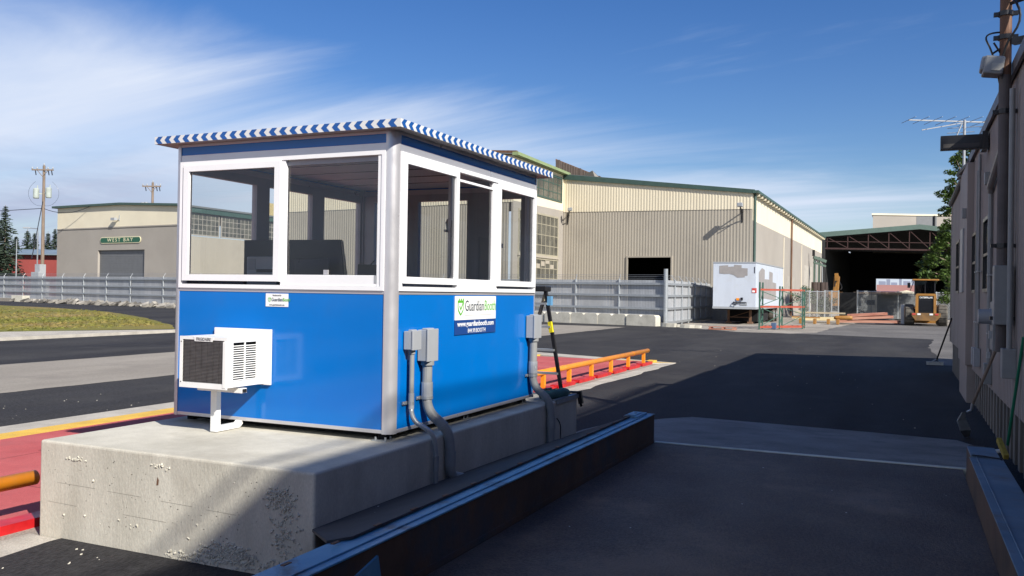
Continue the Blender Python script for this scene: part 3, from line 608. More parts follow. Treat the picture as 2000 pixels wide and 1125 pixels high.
mb = MB(); yy = -1.7; mb.obox((.933, yy, .33), (0, 1, .25), (0, -.25, 1), .22, .12, .014); mb.build('bolted_plate', beamb, o)
for i in range(22): y = -4.6+i*.40; mb = MB(); mb.box(.768, y, .5020, .79, y+.06, .507); mb.build('hinge_lug', rust, o)
b2 = MB(); b2.box(4.020, -14, -.05, 4.21, 3.55, .452); b2.prism([(4.02, 3.55, -.05), (4.21, 3.55, -.05), (4.17, 3.72, -.05), (4.05, 3.72, -.05)], (0, 0, .50)); o2 = b2.build('side_beam', beamr, ts, bevel=.012); o2['label'] = 'right side beam beside the mauve building'
mb = MB(); mb.box(4.005, -14, .4525, 4.26, 2.95, .464); mb.box(4.055, -14, .4645, 4.063, 2.95, .472); mb.box(4.02, 3.0, .4525, 4.24, 3.50, .474); mb.build('beam_flange', beamb if 0 else mat('beam_worn_top', (.10, .17, .24), .55, .1, c2=(.15, .23, .31), scale=2, stain=(.13, .13, .13), stainamt=.8, stainscale=3), o2, bevel=.003)
mb = MB(); mb.tube([(4.03, 2.98, .476), (4.12, 2.96, .478), (4.24, 2.90, .474), (4.29, 2.88, .40)], .006, 6); mb.build('cable', dark, ts)
sk = MB(); n = 40
for a_, b_s in (((-1.16, -1.62), (0.3, 0.3)), ((.3, .3), (1.9, 1.9)), ((1.9, 1.9), (3.6, 3.6))):
    zf = lambda y: .335 if y < .5 else (.32 if y < 2 else .265)
    za_s, zb_s = (.335 if a_[0] < 0 else (.325 if a_[0] < 1 else .30)), (.325 if b_s[0] < 1 else (.30 if b_s[0] < 3 else .255))
    sk.prism([(.171, a_[0], za_s), (.785, a_[1], .4875), (.785, b_s[1], .4875), (.171, b_s[0], zb_s)], (0, 0, .014))
sk.prism([(.171, -1.16, .335), (.70, -1.74, .482), (.785, -1.62, .4875)], (0, 0, .014)); tag(sk.build('skirt_plate', rubr), 'dark rubber covered plate bridging the plinth and the blue beam', 'skirt plate')
mb = MB()
for i in range(18):
    x, y = (rk.uniform(.2, .68), rk.uniform(-1, 3.4)) if i < 5 else (rk.uniform(1.2, 3.9), rk.uniform(-1.5, 3.6))
    z = SK(x)+.012 if i < 5 else .1565
    a = rk.uniform(0, 3.1); l_ = rk.uniform(.005, .014); mb.bar((x, y, z+.003), (x+l_*math.cos(a), y+l_*math.sin(a), z+.004), .0025)
tag(mb.build('debris', stick), 'tiny pale scraps of litter on the scale deck', 'litter', kind='stuff')

# ================================================================== RED SCALE
rs = thing('red_truck_scale', (-4.3, 5, 0), 'red painted truck scale deck with orange pipe guard rails beside the plinth', 'truck scale')
mb = MB(); mb.box(-6.06, -40, -.02, -2.72, 17.2, .020); mb.build('deck', redp, rs)
mb = MB()
for y in (-8, -4.6, -.2, 4.4, 8.7, 13.0): mb.box(-6.06, y, .0203, -2.72, y+.012, .0213)
for x in (-5.0, -3.85): mb.box(x, -40, .0203, x+.01, 17.2, .0211)
for x, y in ((-5.1, 1.0), (-4.5, 1.15), (-4.4, 9.9), (-3.9, 10.1), (-5, 13.2), (-4.5, 13.5), (-4.6, 15.6)): mb.box(x, y, .0205, x+.28, y+.035, .0225)
mb.build('deck_joint', mat('joint_grime', (.18, .04, .04), .8), rs)
mb = MB(); mb.box(-2.72, -40, .00, -2.56, 17.0, .0195); mb.box(-2.66, -40, -.3, -2.64, 17.0, -.002); mb.box(-2.64, -40, -.14, -2.50, 17.0, -.12)
for i in range(52): y = -20+i*.72; mb.prism([(-2.64, y, -.12), (-2.51, y, -.12), (-2.57, y, -.01), (-2.64, y, -.005)], (0, .02, 0))
mb.build('side_channel', redg, rs)
for i in range(34):
    y = -23.0+i*1.18
    if y+.95 > 16.9: break
    mb = MB(); mb.box(-2.70, y, .0205, -2.53, y+.95, .05); mb.box(-2.55, y, -.09, -2.53, y+.95, .0204); mb.build('edge_plate', redp if 0 else redg, rs)
def railrun(y0, y1, x=-2.62, posts=None, z=.33):
    mb = MB(); mb.tube([(x, y0, z), (x, y1, z)], .056, 18); o = mb.build('guard_rail', orng, rs, smooth=False)
    for pg in o.data.polygons: pg.use_smooth = len(pg.vertices) == 4
    mb = MB()
    for j in posts[0::4][1:]: mb.tube([(x, j+.35, z), (x, j+.37, z)], .059, 18)
    mb.build('weld_band', orng, o)
    for y in posts:
        mb = MB(); mb.box(x-.035, y-.045, .022, x+.035, y+.045, z-.05); mb.box(x-.055, y-.08, .0205, x+.055, y+.08, .030); mb.build('rail_post', orng, o)
ra, rb = at(1265, 693, 0, -2.62), at(68, 958, 0, -2.62)
railrun(3.0, ra.y, posts=[4.0+i*1.37 for i in range(int((ra.y-4)/1.37)+1)], z=.34)
railrun(-12.0, rb.y, posts=[rb.y-.55-i*1.4 for i in range(7)], z=.34)
mb = MB(); mb.box(-2.72, 16.95, -.2, -2.52, 17.3, .06); mb.build('end_stop', yel, rs); mb = MB(); mb.tube([(-2.64, 16.6, .0), (-2.64, 16.75, .0)], .07, 10); mb.build('bump_stop', dark, rs)

# ================================================================== RIGHT BUILDING (mauve ribbed shed whose eave shades the yard)
WX = 4.6; HE = 4.43; YE = 19.6
rb_ = thing('mauve_shed', (8, 2, 0), 'long low mauve ribbed metal shed on timber skirting along the right edge', 'building')
mb = MB(); mb.corrug((WX, -30, 0), (WX, 11.7, 0), lambda t: .60, lambda t: HE-.06, .155, .022, (-1, 0, 0)); mb.build('ribbed_wall', rwall, rb_)
mb = MB(); mb.box(WX+.03, -30, .58, WX+.12, YE-.1, HE-.07); mb.build('wall_core', rwall, rb_)
mb = MB(); mb.box(WX-.13, 11.7, .66, WX+.02, 13.85, HE-.20); mb.build('pilaster', rwall, rb_, bevel=.006)
mb = MB(); mb.corrug((WX, 13.86, 0), (WX, YE, 0), lambda t: .72, lambda t: HE-.16, .30, .012, (-1, 0, 0)); mb.build('flat_wall', rwall, rb_)
mb = MB(); mb.box(WX-.03, YE, .72, WX+.05, YE+.05, HE-.12); mb.build('corner_trim', mat('pale_corner_trim', (.34, .31, .28), .6), rb_)
rg = math.tan(math.radians(13.2)); RW = 7.0
mb = MB(); mb.prism([(WX+.02, YE, .7), (WX+2*RW, YE, .7), (WX+2*RW, YE, HE-.1), (WX+RW, YE, HE-.1+RW*rg), (WX+.02, YE, HE-.1)], (0, -.08, 0)); mb.build('gable_wall', rwall, rb_)
mb = MB(); mb.prism([(WX+.02, -30, 0), (WX+2*RW, -30, 0), (WX+2*RW, -30, HE-.1), (WX+RW, -30, HE-.1+RW*rg), (WX+.02, -30, HE-.1)], (0, .08, 0)); mb.build('gable_wall', rwall, rb_)
mb = MB(); y0, y1 = -30, YE+.12
for sgn in (1, -1):
    xe = WX-.04 if sgn > 0 else WX+2*RW+.04; xr = WX+RW; ze = HE; zr = HE+(RW+.04)*rg
    mb.prism([(xe, y0, ze-.06), (xe, y0, ze), (xr, y0, zr), (xr, y0, zr-.06)], (0, y1-y0, 0))
mb.build('roof', roofm, rb_)
mb = MB(); mb.box(WX-.075, -30, HE-.13, WX-.0405, 12.4, HE+.012); mb.build('eave_flashing', mat('eave_grey', (.12, .12, .13), .5), rb_, bevel=.004)
mb = MB(); pg_ = [(WX-.045, 12.4, HE-.09), (WX-.045, YE+.1, HE-.16)]; mb.tube(pg_, .062, 10); mb.tube([(WX-.045, 12.6, HE-.09), (WX-.11, 13.5, HE-.10), (WX-.16, 13.9, HE-.14)], .05, 8); mb.build('gutter', roofm, rb_)
# skirting: upright boards with gaps, black sheet behind for the shade of the crawl space
mb = MB(); mb.box(WX+.10, -30, -.05, WX+.14, YE-.3, .60); mb.build('crawl_space_shade', black, rb_)
R5 = random.Random(5); y = -3.0
while y < YE-.4:
    wd = R5.uniform(.13, .17); mb = MB()
    if 11.6 < y < 13.9:
        mb.box(WX-.10, y, -.02, WX+.09, min(y+2.15, 13.84), .66); y = 13.9; mb.build('skirting_board', rwall, rb_); continue
    mb.box(WX+.012, y, -.02, WX+.10, y+wd, .63+(.10 if y > 13.8 else 0)); mb.build('skirting_board', rskirt, rb_, bevel=.004); y += R5.uniform(.38, .46)
mb = MB(); mb.box(WX+.0, -30, .575, WX+.1, 11.69, .60); mb.build('base_rail', rwall, rb_)
def shed_win(y0, y1, z0, z1):
    mb = MB(); mb.frame((WX-.06, 0, 0), (0, 1, 0), (0, 0, 1), (1, 0, 0), y0, y1, z0, z1, .05, .05, .07); mb.box(WX-.055, y0+.05, (z0+z1)/2-.02, WX-.0, y1-.05, (z0+z1)/2+.02); f = mb.build('window', dark, rb_)
    mb = MB(); mb.poly([(WX-.03, y0+.05, z0+.05), (WX-.03, y0+.05, z1-.05), (WX-.03, y1-.05, z1-.05), (WX-.03, y1-.05, z0+.05)]); mb.build('pane', mat('shed_glass', (.02, .025, .03), .05, spec=.8) if 'shed_glass' not in MATS else MATS['shed_glass'], f)
shed_win(8.35, 9.25, 1.93, 3.02); shed_win(10.95, 11.5, 1.93, 2.98) if 0 else shed_win(10.7, 11.55, 1.93, 2.95); shed_win(15.4, 16.6, 1.95, 3.10)
mb = MB(); mb.box(WX-.16, 12.4, 1.95, WX-.131, 13.1, 3.12); mb.build('white_window', boxm, rb_)
# projecting sign box, seen from behind, with a dark grey-brown panel
mb = MB(); mb.box(3.94, 8.80, 4.03, WX-.05, 8.96, 4.235); sb = mb.build('projecting_sign', dark, bevel=.006); tag(sb, 'dark blank sign box projecting from the shed wall near the eave', 'sign')
mb = MB(); mb.box(3.975, 8.795, 4.055, WX-.15, 8.7995, 4.11); mb.build('sign_panel', mat('sign_panel_dark', (.06, .055, .05), .6), sb)
mb = MB(); mb.box(WX-.12, 8.70, 4.0, WX-.045, 9.05, 4.26); mb.build('wall_bracket', dark, sb)
# conduits down the wall
for y, za, zb_2, r, lb in ((10.35, .95, 3.9, .018, 'farther of two thin conduits running down the shed wall to a small box'), (9.95, .95, 4.1, .022, 'second thin conduit from the pilaster, with a loop of cable at its top'), (8.0, .85, 3.35, .032, 'conduit that starts at the slanting pipe and ends in a small grey box')):
    t = thing('wall_conduit', (WX-.05, y, za), lb, 'conduit', 'conduits on the mauve shed')
    mb = MB(); mb.tube([(WX-.06, y, za), (WX-.06, y, zb_2)], r, 8)
    if y == 8.0: mb.tube([(WX-.06, y, 3.30), (WX-.075, 7.9, 3.37), (WX-.08, 6.2, 3.66)], .045, 10)
    if y == 9.95:
        mb.tube([(WX-.06+.0, y+.12+.10*math.cos(a*.5), 4.0+.13*math.sin(a*.5)) for a in range(13)], .01, 6)
        pts_ = [(WX-.07, y-.12-.02*math.sin(k*1.3), 4.05-k*.09) for k in range(18)]; mb.tube(pts_, .009, 6)
    mb.build('tube', pvc, t)
    mb = MB(); mb.box(WX-.12, y-.10, za-.18, WX-.025, y+.10, za+.10); mb.build('junction_box', boxm if y > 9 else pvc, t, bevel=.006)
    for zz_ in (za+.5, za+1.3):
        mb = MB(); mb.box(WX-.09, y-.06, zz_, WX-.03, y+.06, zz_+.02); mb.build('clip', steel, t)
for y, z in ((8.55, 3.55), (11.9, 3.35)):
    mb = MB(); mb.box(WX-.10 if y < 11 else WX-.2, y-.05, z-.09, WX-.03 if y < 11 else WX-.131, y+.05, z+.09); tag(mb.build('vent_cap', pvc, bevel=.008), 'small grey wall box above the second shed window' if y > 11 else 'small grey wall box beside the slanting pipe', 'wall box')
# electric meter
mt = thing('electric_meter', (WX-.1, 6.4, 1.2), 'round glass electric meter on a grey cabinet low on the mauve shed wall', 'electric meter')
mb = MB(); mb.box(WX-.17, 6.12, 1.22, WX-.026, 6.50, 1.80); mb.build('cabinet', pvc, mt, bevel=.008)
mb = MB(); mb.tube([(WX-.17, 6.33, 1.62), (WX-.31, 6.33, 1.62)], .088, 20); mb.tube([(WX-.17, 6.33, 1.62), (WX-.19, 6.33, 1.62)], .10, 20); mb.build('dial_cover', boxm, mt)
mb = MB(); mb.box(WX-.20, 6.25, 1.36, WX-.171, 6.31, 1.45); mb.build('hasp', steel, mt)
mb = MB(); mb.box(WX-.24, 6.0, 1.14, WX-.20, 6.05, 1.21); mb.tube([(WX-.22, 6.005, 1.21), (WX-.22, 6.005, 1.25), (WX-.22, 6.045, 1.25), (WX-.22, 6.045, 1.21)], .007, 6); mb.build('padlock', steel, mt)
# service mast with lamp
mx_, my_ = 4.46, 5.42
ms = thing('service_mast', (mx_, my_, .75), 'tall rusty service mast clamped to the mauve shed at the right edge', 'mast')
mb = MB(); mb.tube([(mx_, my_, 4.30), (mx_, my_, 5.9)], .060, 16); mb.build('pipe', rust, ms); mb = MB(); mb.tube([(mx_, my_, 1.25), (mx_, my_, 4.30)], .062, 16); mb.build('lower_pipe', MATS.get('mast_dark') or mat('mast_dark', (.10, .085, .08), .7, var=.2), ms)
mb = MB(); mb.tube([(mx_+.05, my_-.24, 1.0), (mx_+.05, my_-.24, 4.1)], .028, 12); mb.build('conduit', pvc, ms)
mb = MB(); mb.box(mx_-.09, my_-.12, 1.55, mx_+.1, my_+.1, 2.2) ; mb.box(mx_-.02, my_-.28, .98, mx_+.12, my_-.08, 1.30); mb.build('cable_box', pvc, ms, bevel=.01)
for z in (1.62, 2.42, 3.9, 4.72, 4.98, 5.2):
    mb = MB(); mb.tube([(mx_, my_, z-.025), (mx_, my_, z+.025)], .078, 14); mb.box(mx_-.12, my_-.03, z-.02, WX-.02, my_+.03, z+.02); mb.build('clamp', dark, ms)
mb = MB(); mb.tube(bez([(mx_-.03, my_, 4.78), (mx_-.24, my_, 4.80), (mx_-.12, my_-.05, 4.55), (mx_-.05, my_, 4.2)]), .010, 6); mb.tube(bez([(mx_, my_-.05, 5.2), (mx_+.2, my_-.3, 4.9), (mx_-.1, my_-.1, 4.5), (mx_, my_, 4.1)]), .013, 6)
mb.tube([(mx_-.13, my_, 4.55), (mx_-.02, my_, 4.62)], .012, 6); mb.tube([(mx_-.12, my_-.05, 4.66), (mx_-.02, my_, 4.50)], .01, 6); mb.build('cable_loop', dark, ms)
mb = MB(); c = Vector((mx_-.12, my_-.02, 4.40)); mb.obox(c, (1, 0, -.15), (0, 1, 0), .20, .24, .20); mb.obox(c+Vector((-.10, 0, .03)), (1, 0, -.15), (0, 1, 0), .05, .20, .16); fl = mb.build('flood_lamp', pvc, ms, bevel=.02)
mb = MB(); mb.obox(c+Vector((.03, -.125, -.03)), (1, 0, -.15), (0, 1, 0), .11, .012, .08); mb.build('lens', lampg, fl)
mb = MB(); mb.tube([(mx_, my_, 5.08), (mx_+.6, my_-.5, 5.1)], .02, 8); mb.build('cross_arm', dark, ms); mb = MB(); mb.obox((mx_+.2, my_-.1, 4.66), (1, -.6, 0), (.6, 1, 0), .3, .08, .07); mb.build('cross_arm', dark, ms)
# overhead cables whose shadows cross the plinth and the booth
def cable(p, q, r, sag, label):
    p, q = Vector(p), Vector(q); mb = MB(); mb.tube([p+(q-p)*(i/14)-Vector((0, 0, sag*4*(i/14)*(1-i/14))) for i in range(15)], r, 8)
    tag(mb.build('overhead_cable', dark), label, 'cable')
cable((-1.24+1.22*11, 4.0, 11), (-1.10+1.22*11, -26, 11), .075, .12, 'thick bundled overhead cable above the mauve shed')
cable((-1.42+1.22*11, 3.4, 11), (-1.75+1.22*11, -26, 11), .028, .15, 'thinner overhead cable above the mauve shed, beside the bundled one')
cable((4.46, 5.42, 5.15), (7.6, 2.1, 6.0), .022, .05, 'service cable leaving the top of the rusty mast')
cable((4.75, 9.3, 6.9+1), (8.9, 5.0, 8.6), .03, .05, 'high cable crossing behind the rusty mast') if 0 else None
# antenna on the roof
an = thing('tv_antenna', (5.3, 18.6, 4.5), 'many armed television antenna on a thin mast over the far end of the shed roof', 'antenna')
ab, at_ = at(1882, 350, 1, 18.4), at(1884, 236, 1, 18.4)
mb = MB(); mb.tube([(ab.x, 18.4, HE-.1), (at_.x, 18.4, at_.z+.02)], .032, 10); mb.build('mast_tube', boxm, an)
bo0, bo1 = Vector((at_.x-1.25, 18.0, at_.z+.03)), Vector((at_.x+.95, 18.9, at_.z-.02))
mb = MB(); mb.bar(bo0, bo1, .03); mb.bar((at_.x-.05, 18.4, at_.z-.05), (at_.x-.95, 18.1, at_.z-.22), .022); mb.build('boom', boxm, an)
mb = MB()
for i in range(9):
    p = bo0+(bo1-bo0)*(i/8); l_ = .38+.04*i
    mb.tube([p+Vector((-.38*l_*1.1, l_, 0)), p-Vector((-.38*l_*1.1, l_, 0))], .007, 5)
for i, (dx_, dz_) in enumerate(((-.35, -.16), (.35, -.16), (-.35, -.28), (0.2, -.28), (-.45, -.40), (.1, -.40))):
    mb.tube([(at_.x, 18.4, at_.z+dz_), (at_.x+dx_*1.1, 18.4, at_.z+dz_)], .009, 5)
mb.tube([(at_.x-.05, 18.4, at_.z-.04), (at_.x-.22, 18.35, at_.z-.50)], .016, 6)
mb.build('elements', steel, an)
# cowl on the eave where the roof steps
mb = MB(); c = at(1888, 343, 1, 14.0); c.x = WX-.05; mb.prism([(WX-.20, 13.7, 4.20), (WX+.10, 13.7, 4.36), (WX+.12, 13.7, 4.48), (WX-.05, 13.7, 4.46)], (0, .5, 0)); tag(mb.build('lamp_cowl', pvc, bevel=.01), 'small grey cowl lamp at the step of the shed gutter', 'lamp')
# tools leaning on the wall
def tool(name, label, cat, foot, topp, r, m): 
    t = thing(name, foot, label, cat); mb = MB(); mb.tube([foot, topp], r, 10); mb.build('handle', m, t); return t
sh = thing('shovel', (4.28, 7.6, 0), 'shovel with a curved steel blade leaning on the shed wall by the meter', 'shovel')
hT = Vector((4.57, 6.78, 1.33)); hB = Vector((4.30, 7.16, .48))
mb = MB(); mb.tube([hT, hB], .019, 10); mb.build('handle', wood, sh)
n1_ = at(1895, 800, 1, 7.3); mb = MB(); bl0 = Vector((4.24, 7.22, .36)); mb.tube([hB, hB+Vector((-.01, .03, -.09)), bl0], [.021, .02, .012], 8); mb.build('neck', steel, sh)
mb = MB(); pa = [bl0+Vector((-.05, -.02, -.01)), bl0+Vector((-.065, .0, -.12)), bl0+Vector((-.02, .02, -.25)), Vector((4.25, 7.40, .006))]
wds = [.03, .10, .11, .05]
for i in range(3):
    a, b_ = pa[i], pa[i+1]; s0, s1 = Vector((wds[i]*.55, wds[i]*.4, 0)), Vector((wds[i+1]*.55, wds[i+1]*.4, 0)); off = Vector((.012, 0, .004))
    mb.prism([a-s0, a+s0, b_+s1, b_-s1], off)
mb.build('blade', steel, sh)
br = tool('push_broom', 'green handled broom with yellow head leaning in the corner by the right beam', 'broom', (4.50, 5.10, .28), (4.575, 4.55, 1.45), .016, rope)
mb = MB(); a_, b_ = Vector((4.40, 5.0, .36)), Vector((4.42, 4.35, .30)); mb.obox((4.44, 4.95, .26), (.10, -.55, -.30), (.9, .1, 0), .30, .05, .06); mb.build('head', brist, br, bevel=.006)
lb_, lt_ = at(1826, 712, 2, .02), at(1859, 622, 0, WX-.02)
lu = thing('asphalt_rake', lb_, 'wide asphalt lute with a long dark handle leaning on the far end of the shed', 'rake')
fk = lb_ + (lt_-lb_)*.13
mb = MB(); mb.tube([fk, lt_], .022, 8); mb.build('handle', dark, lu)
mb = MB()
for o_ in (-.16, .16): mb.tube([fk, (lb_.x+o_, lb_.y, .05)], .012, 6)
mb.build('fork', steel, lu); mb = MB(); mb.box(lb_.x-.21, lb_.y-.02, .008, lb_.x+.21, lb_.y+.02, .10); mb.build('blade', steel, lu)
mb = MB(); mb.obox((4.52, 6.25, .03), (1, .3, .1), (0, 1, 0), .09, .05, .04); tag(mb.build('crushed_cup', stick, bevel=.01), 'crushed white cup on the ground between the broom and the shed', 'cup')

# ================================================================== LADDER AND TOOL BAG AT THE FAR END OF THE PLINTH
la = thing('step_ladder', (0, 3.4, PZ), 'black fibreglass step ladder with yellow label standing at the far end of the plinth', 'ladder')
fa = Vector((.03, 3.36, PZ)); tp = at(1062, 566, 1, 3.36); tp0 = Vector((tp.x, 3.38, tp.z))
fa2 = Vector((.03, 3.42, PZ)); 
F1 = at(1091, 757, 2, PZ+.06); F1 = Vector((F1.x, F1.y, PZ)) 
mb = MB()
A0, A1 = Vector((.10, 3.32, PZ)), Vector((tp.x+.02, 3.36, tp.z))
B0, B1 = Vector((-.45, 3.32, PZ)), Vector((tp.x-.30, 3.36, tp.z))
for nm_, p, q in (('side_rail', A0, A1), ('side_rail', B0, B1)):
    mb = MB(); mb.bar(p, q, .022, .042); mb.build(nm_, ladm, la, bevel=.003)
C0, C1 = Vector((-.02, 4.0-.45, PZ)), A1+Vector((-.005, .05, 0))
D0, D1 = Vector((-.52, 4.0-.45, PZ)), B1+Vector((-.005, .05, 0))
lef = at(1046, 640, 1, 3.5); dirp = (Vector((lef.x, 3.5, lef.z))-C1); C0 = C1+dirp*((PZ-C1.z)/dirp.z); D0 = C0-Vector((.45, 0, 0))
for p, q in ((C0, C1), (D0, D1)):
    mb = MB(); mb.bar(p, q, .022, .04); mb.build('rear_leg', tan, la)
for k in range(1, 5):
    f_ = k/4.6; p, q = A0+(A1-A0)*f_, B0+(B1-B0)*f_; mb = MB(); mb.bar(p, q, .075, .022); mb.build('tread', steel, la)
for k in (1, 2.6): 
    f_ = k/4.6; p, q = C0+(C1-C0)*f_, D0+(D1-D0)*f_; mb = MB(); mb.bar(p, q, .02); mb.build('brace', steel, la)
mb = MB(); mb.box(B1.x-.02, 3.30, tp.z-.02, A1.x+.03, 3.46, tp.z+.04); mb.build('top_cap', ladm, la, bevel=.01)
p = A0+(A1-A0)*.60; q = A0+(A1-A0)*.70; mb = MB(); mb.bar(p+Vector((.0, -.018, 0)), q+Vector((.0, -.018, 0)), .026, .045); mb.build('rail_label', yelg, la)
mb = MB(); mb.box(A1.x+.03, 3.34, tp.z-.17, A1.x+.075, 3.40, tp.z-.07); mb.build('blue_label', mat('label_blue', (.12, .30, .5), .5), la)
bg_ = thing('tool_bag', (.05, 3.2, PZ), 'rolled teal tool bag lying on the end of the plinth under the ladder', 'bag')
b0, b1 = at(1058, 774, 2, PZ+.05), at(1096, 768, 2, PZ+.05); b0 = Vector((min(b0.x, .10), b0.y, PZ+.052)); b1 = Vector((.12, b0.y+.52, PZ+.052))
mb = MB(); n_ = 9; mb.tube([b0+(b1-b0)*(i/n_)+Vector((0, 0, .004*math.sin(i*2))) for i in range(n_+1)], [.035, .05, .053, .05, .054, .052, .05, .053, .049, .036], 14); mb.build('roll', tealm, bg_, smooth=True)
mb = MB(); mb.tube([b0+Vector((-.05, .0, .045)), b0+Vector((0, .12, .06)), b0+Vector((.0, .26, .055))], .013, 8); mb.obox(b0+Vector((-.03, .05, .05)), (1, 1, 0), (-1, 1, 0), .10, .03, .03); tag(mb.build('drill', dark), 'black hand tool lying on top of the teal bag', 'tool')
mb = MB(); e0 = Vector((.165, 3.62, PZ+.03)); mb.tube([(.0, 3.56, PZ+.03), e0, (.20, 3.66, PZ-.13)], .016, 8); mb.obox((.19, 3.64, PZ-.03), (0, 1, 0), (1, 0, .2), .04, .05, .14); tag(mb.build('bar_clamp', dark), 'black clamp hooked over the far top corner of the plinth', 'clamp')

# ================================================================== BACKGROUND BUILDINGS
a7 = math.radians(7); Wd = Vector((-math.cos(a7), math.sin(a7), 0)); a1_ = math.radians(1.1); Sd = Vector((math.sin(a1_), math.cos(a1_), 0))
PR = dep(1468, 560, 62); PR.z = 0
PL_ = onv(1098, PR, Wd); PW = onv(1000, PL_, (0, 1)); PWL = onv(561, PW, Wd) + Wd*1.5; PE = onv(1604, PR, Sd)
outF = Vector((-Wd.y, Wd.x, 0)); outF = -outF if outF.y > 0 else outF          # out of the front walls
fac = thing('ribbed_warehouse', PR, 'beige ribbed warehouse with cream upper band and a dark open doorway behind the trailer', 'warehouse')
LW = (PL_-PR).length
def P_(t): return PR + Wd*t
rt = lambda t: 9.20 + (11.0-9.20)*t                                            # roof line right to left
cl = lambda t: 8.0 + .28*t
d0 = (onv(1310, PR, Wd)-PR).length; d1 = (onv(1226, PR, Wd)-PR).length; DH = 4.57
mb = MB()
for a, b_, z0 in ((0, d0, 0), (d0, d1, DH), (d1, LW, 0)):
    mb.corrug(P_(a), P_(b_), lambda t, z0=z0: z0, lambda t, a=a, b_=b_: cl((a+(b_-a)*t)/LW)-.02, .23, .014, outF)
mb.build('lower_cladding', beige, fac)
mb = MB(); mb.corrug(P_(0)+outF*.03, P_(LW)+outF*.03, lambda t: cl(t)-.03, lambda t: rt(t)-.1, .23, .014, outF); mb.build('upper_cladding', cream, fac)
mb = MB()
for a, b_, z0, z1 in ((d0-.12, d0, 0, DH+.12), (d1, d1+.12, 0, DH+.12), (d0, d1, DH, DH+.12)): mb.prism([P_(a)+Vector((0, 0, z0)), P_(b_)+Vector((0, 0, z0)), P_(b_)+Vector((0, 0, z1)), P_(a)+Vector((0, 0, z1))], outF*.09)
mb.build('door_trim', beige, fac)
mb = MB(); up = Vector((0, 0, 1))
mb.prism([P_(-.15)+up*(rt(0)-.13), P_(LW)+up*(rt(1)-.13), P_(LW)+up*(rt(1)+.27), P_(-.15)+up*(rt(0)+.14)], outF*.18); mb.build('roof_fascia', green, fac)
SL = (PE-PR).length; q = lambda t, z: PR + Sd*t + up*z
mb = MB(); E_ = Vector((1, 0, 0))
mb.prism([q(.02, 0), q(SL, 0), q(SL, 6.95), q(.02, 7.17)], -E_*.12); mb.build('side_wall_lower', greyw, fac)
mb = MB(); mb.prism([q(.02, 7.17), q(SL, 6.95), q(SL, 8.75), q(.02, 9.08)], -E_*.115); mb.build('side_wall_upper', creamw, fac)
for t0, w0, h0, c in ((30, 6.5, 5.0, (.40, .37, .32)), (17.5, 5.0, 3.6, (.36, .33, .285)), (37, 4, 3.4, (.38, .35, .31))):
    mb = MB(); mb.prism([q(t0, 0), q(t0+w0, 0), q(t0+w0, h0), q(t0, h0)], E_*.015); mb.build('repaired_patch', mat('patch_paint', c, .8), fac)
mb = MB(); mb.prism([q(-.2, 9.10), q(SL+.3, 8.77), q(SL+.3, 8.93), q(-.2, 9.28)], E_*.42); mb.build('eave_board', green, fac)
for i in range(34):
    mb = MB(); t = .5+i*(SL-1)/33; mb.prism([q(t, 8.93-.33*t/SL-.02), q(t+.16, 8.93-.33*t/SL-.02), q(t+.16, 9.10-.33*t/SL-.02), q(t, 9.10-.33*t/SL-.02)], E_*.38); mb.build('rafter_tail', creamw, fac)
for t, mm, r in ((.25, green, .09), (19.5, rust, .08)):
    mb = MB(); mb.tube([q(t, 0)+E_*.12, q(t, 9.05-.33*t/SL)+E_*.12], r, 8); mb.build('downpipe', mm, fac)
for t in (15.3, 27.5): mb = MB(); mb.tube([q(t, 2.5)+E_*.02, q(t, 6.9)+E_*.02], .04, 6); mb.build('wall_joint', creamw, fac)
# roof and dark insides
bk = [P_(LW), P_(0), PE, PE+Wd*LW]
mb = MB(); mb.prism([P_(0)+up*9.25, P_(LW)+up*11.25, P_(LW)+Sd*SL+up*11.0, PE+up*8.9], (0, 0, .08)); mb.build('roof', roofm, fac)
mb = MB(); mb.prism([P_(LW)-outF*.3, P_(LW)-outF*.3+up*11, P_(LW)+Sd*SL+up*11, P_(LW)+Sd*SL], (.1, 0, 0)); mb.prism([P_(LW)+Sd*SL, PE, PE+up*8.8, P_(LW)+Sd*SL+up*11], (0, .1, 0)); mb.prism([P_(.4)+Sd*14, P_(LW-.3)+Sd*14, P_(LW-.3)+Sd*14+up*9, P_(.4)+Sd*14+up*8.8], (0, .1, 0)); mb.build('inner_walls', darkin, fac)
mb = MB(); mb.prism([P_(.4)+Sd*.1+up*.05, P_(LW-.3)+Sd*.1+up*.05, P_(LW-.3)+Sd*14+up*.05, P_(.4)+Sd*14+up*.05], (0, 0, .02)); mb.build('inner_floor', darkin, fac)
def flood(px, py, base, out, wdir, s=1.0, par=fac):
    c = base; mb = MB(); s *= .72; mb.bar(c, c+out*1.3*s+up*.5*s, .07); mb.bar(c-up*.8*s, c+out*1.15*s+up*.35*s, .06); mb.bar(c+up*.25, c-up*1.0*s, .09); mb.bar(c+out*1.15*s-up*.0, c+out*.2-up*.45*s, .05)
    o = mb.build('lamp_bracket', dark, par); mb = MB(); h_ = c+out*1.45*s+up*.62*s; mb.obox(h_, out, wdir, .62*s, .52*s, .38*s); sub(mb.build('lamp_head', boxm, o, bevel=.03), o)
flood(0, 0, P_(.75)+up*7.75, (outF*.75-Wd*.1).normalized(), Wd); flood(0, 0, P_(LW-.4)+up*7.95, (outF*.8-Wd*.6).normalized(), Wd, .95)
mb = MB(); 
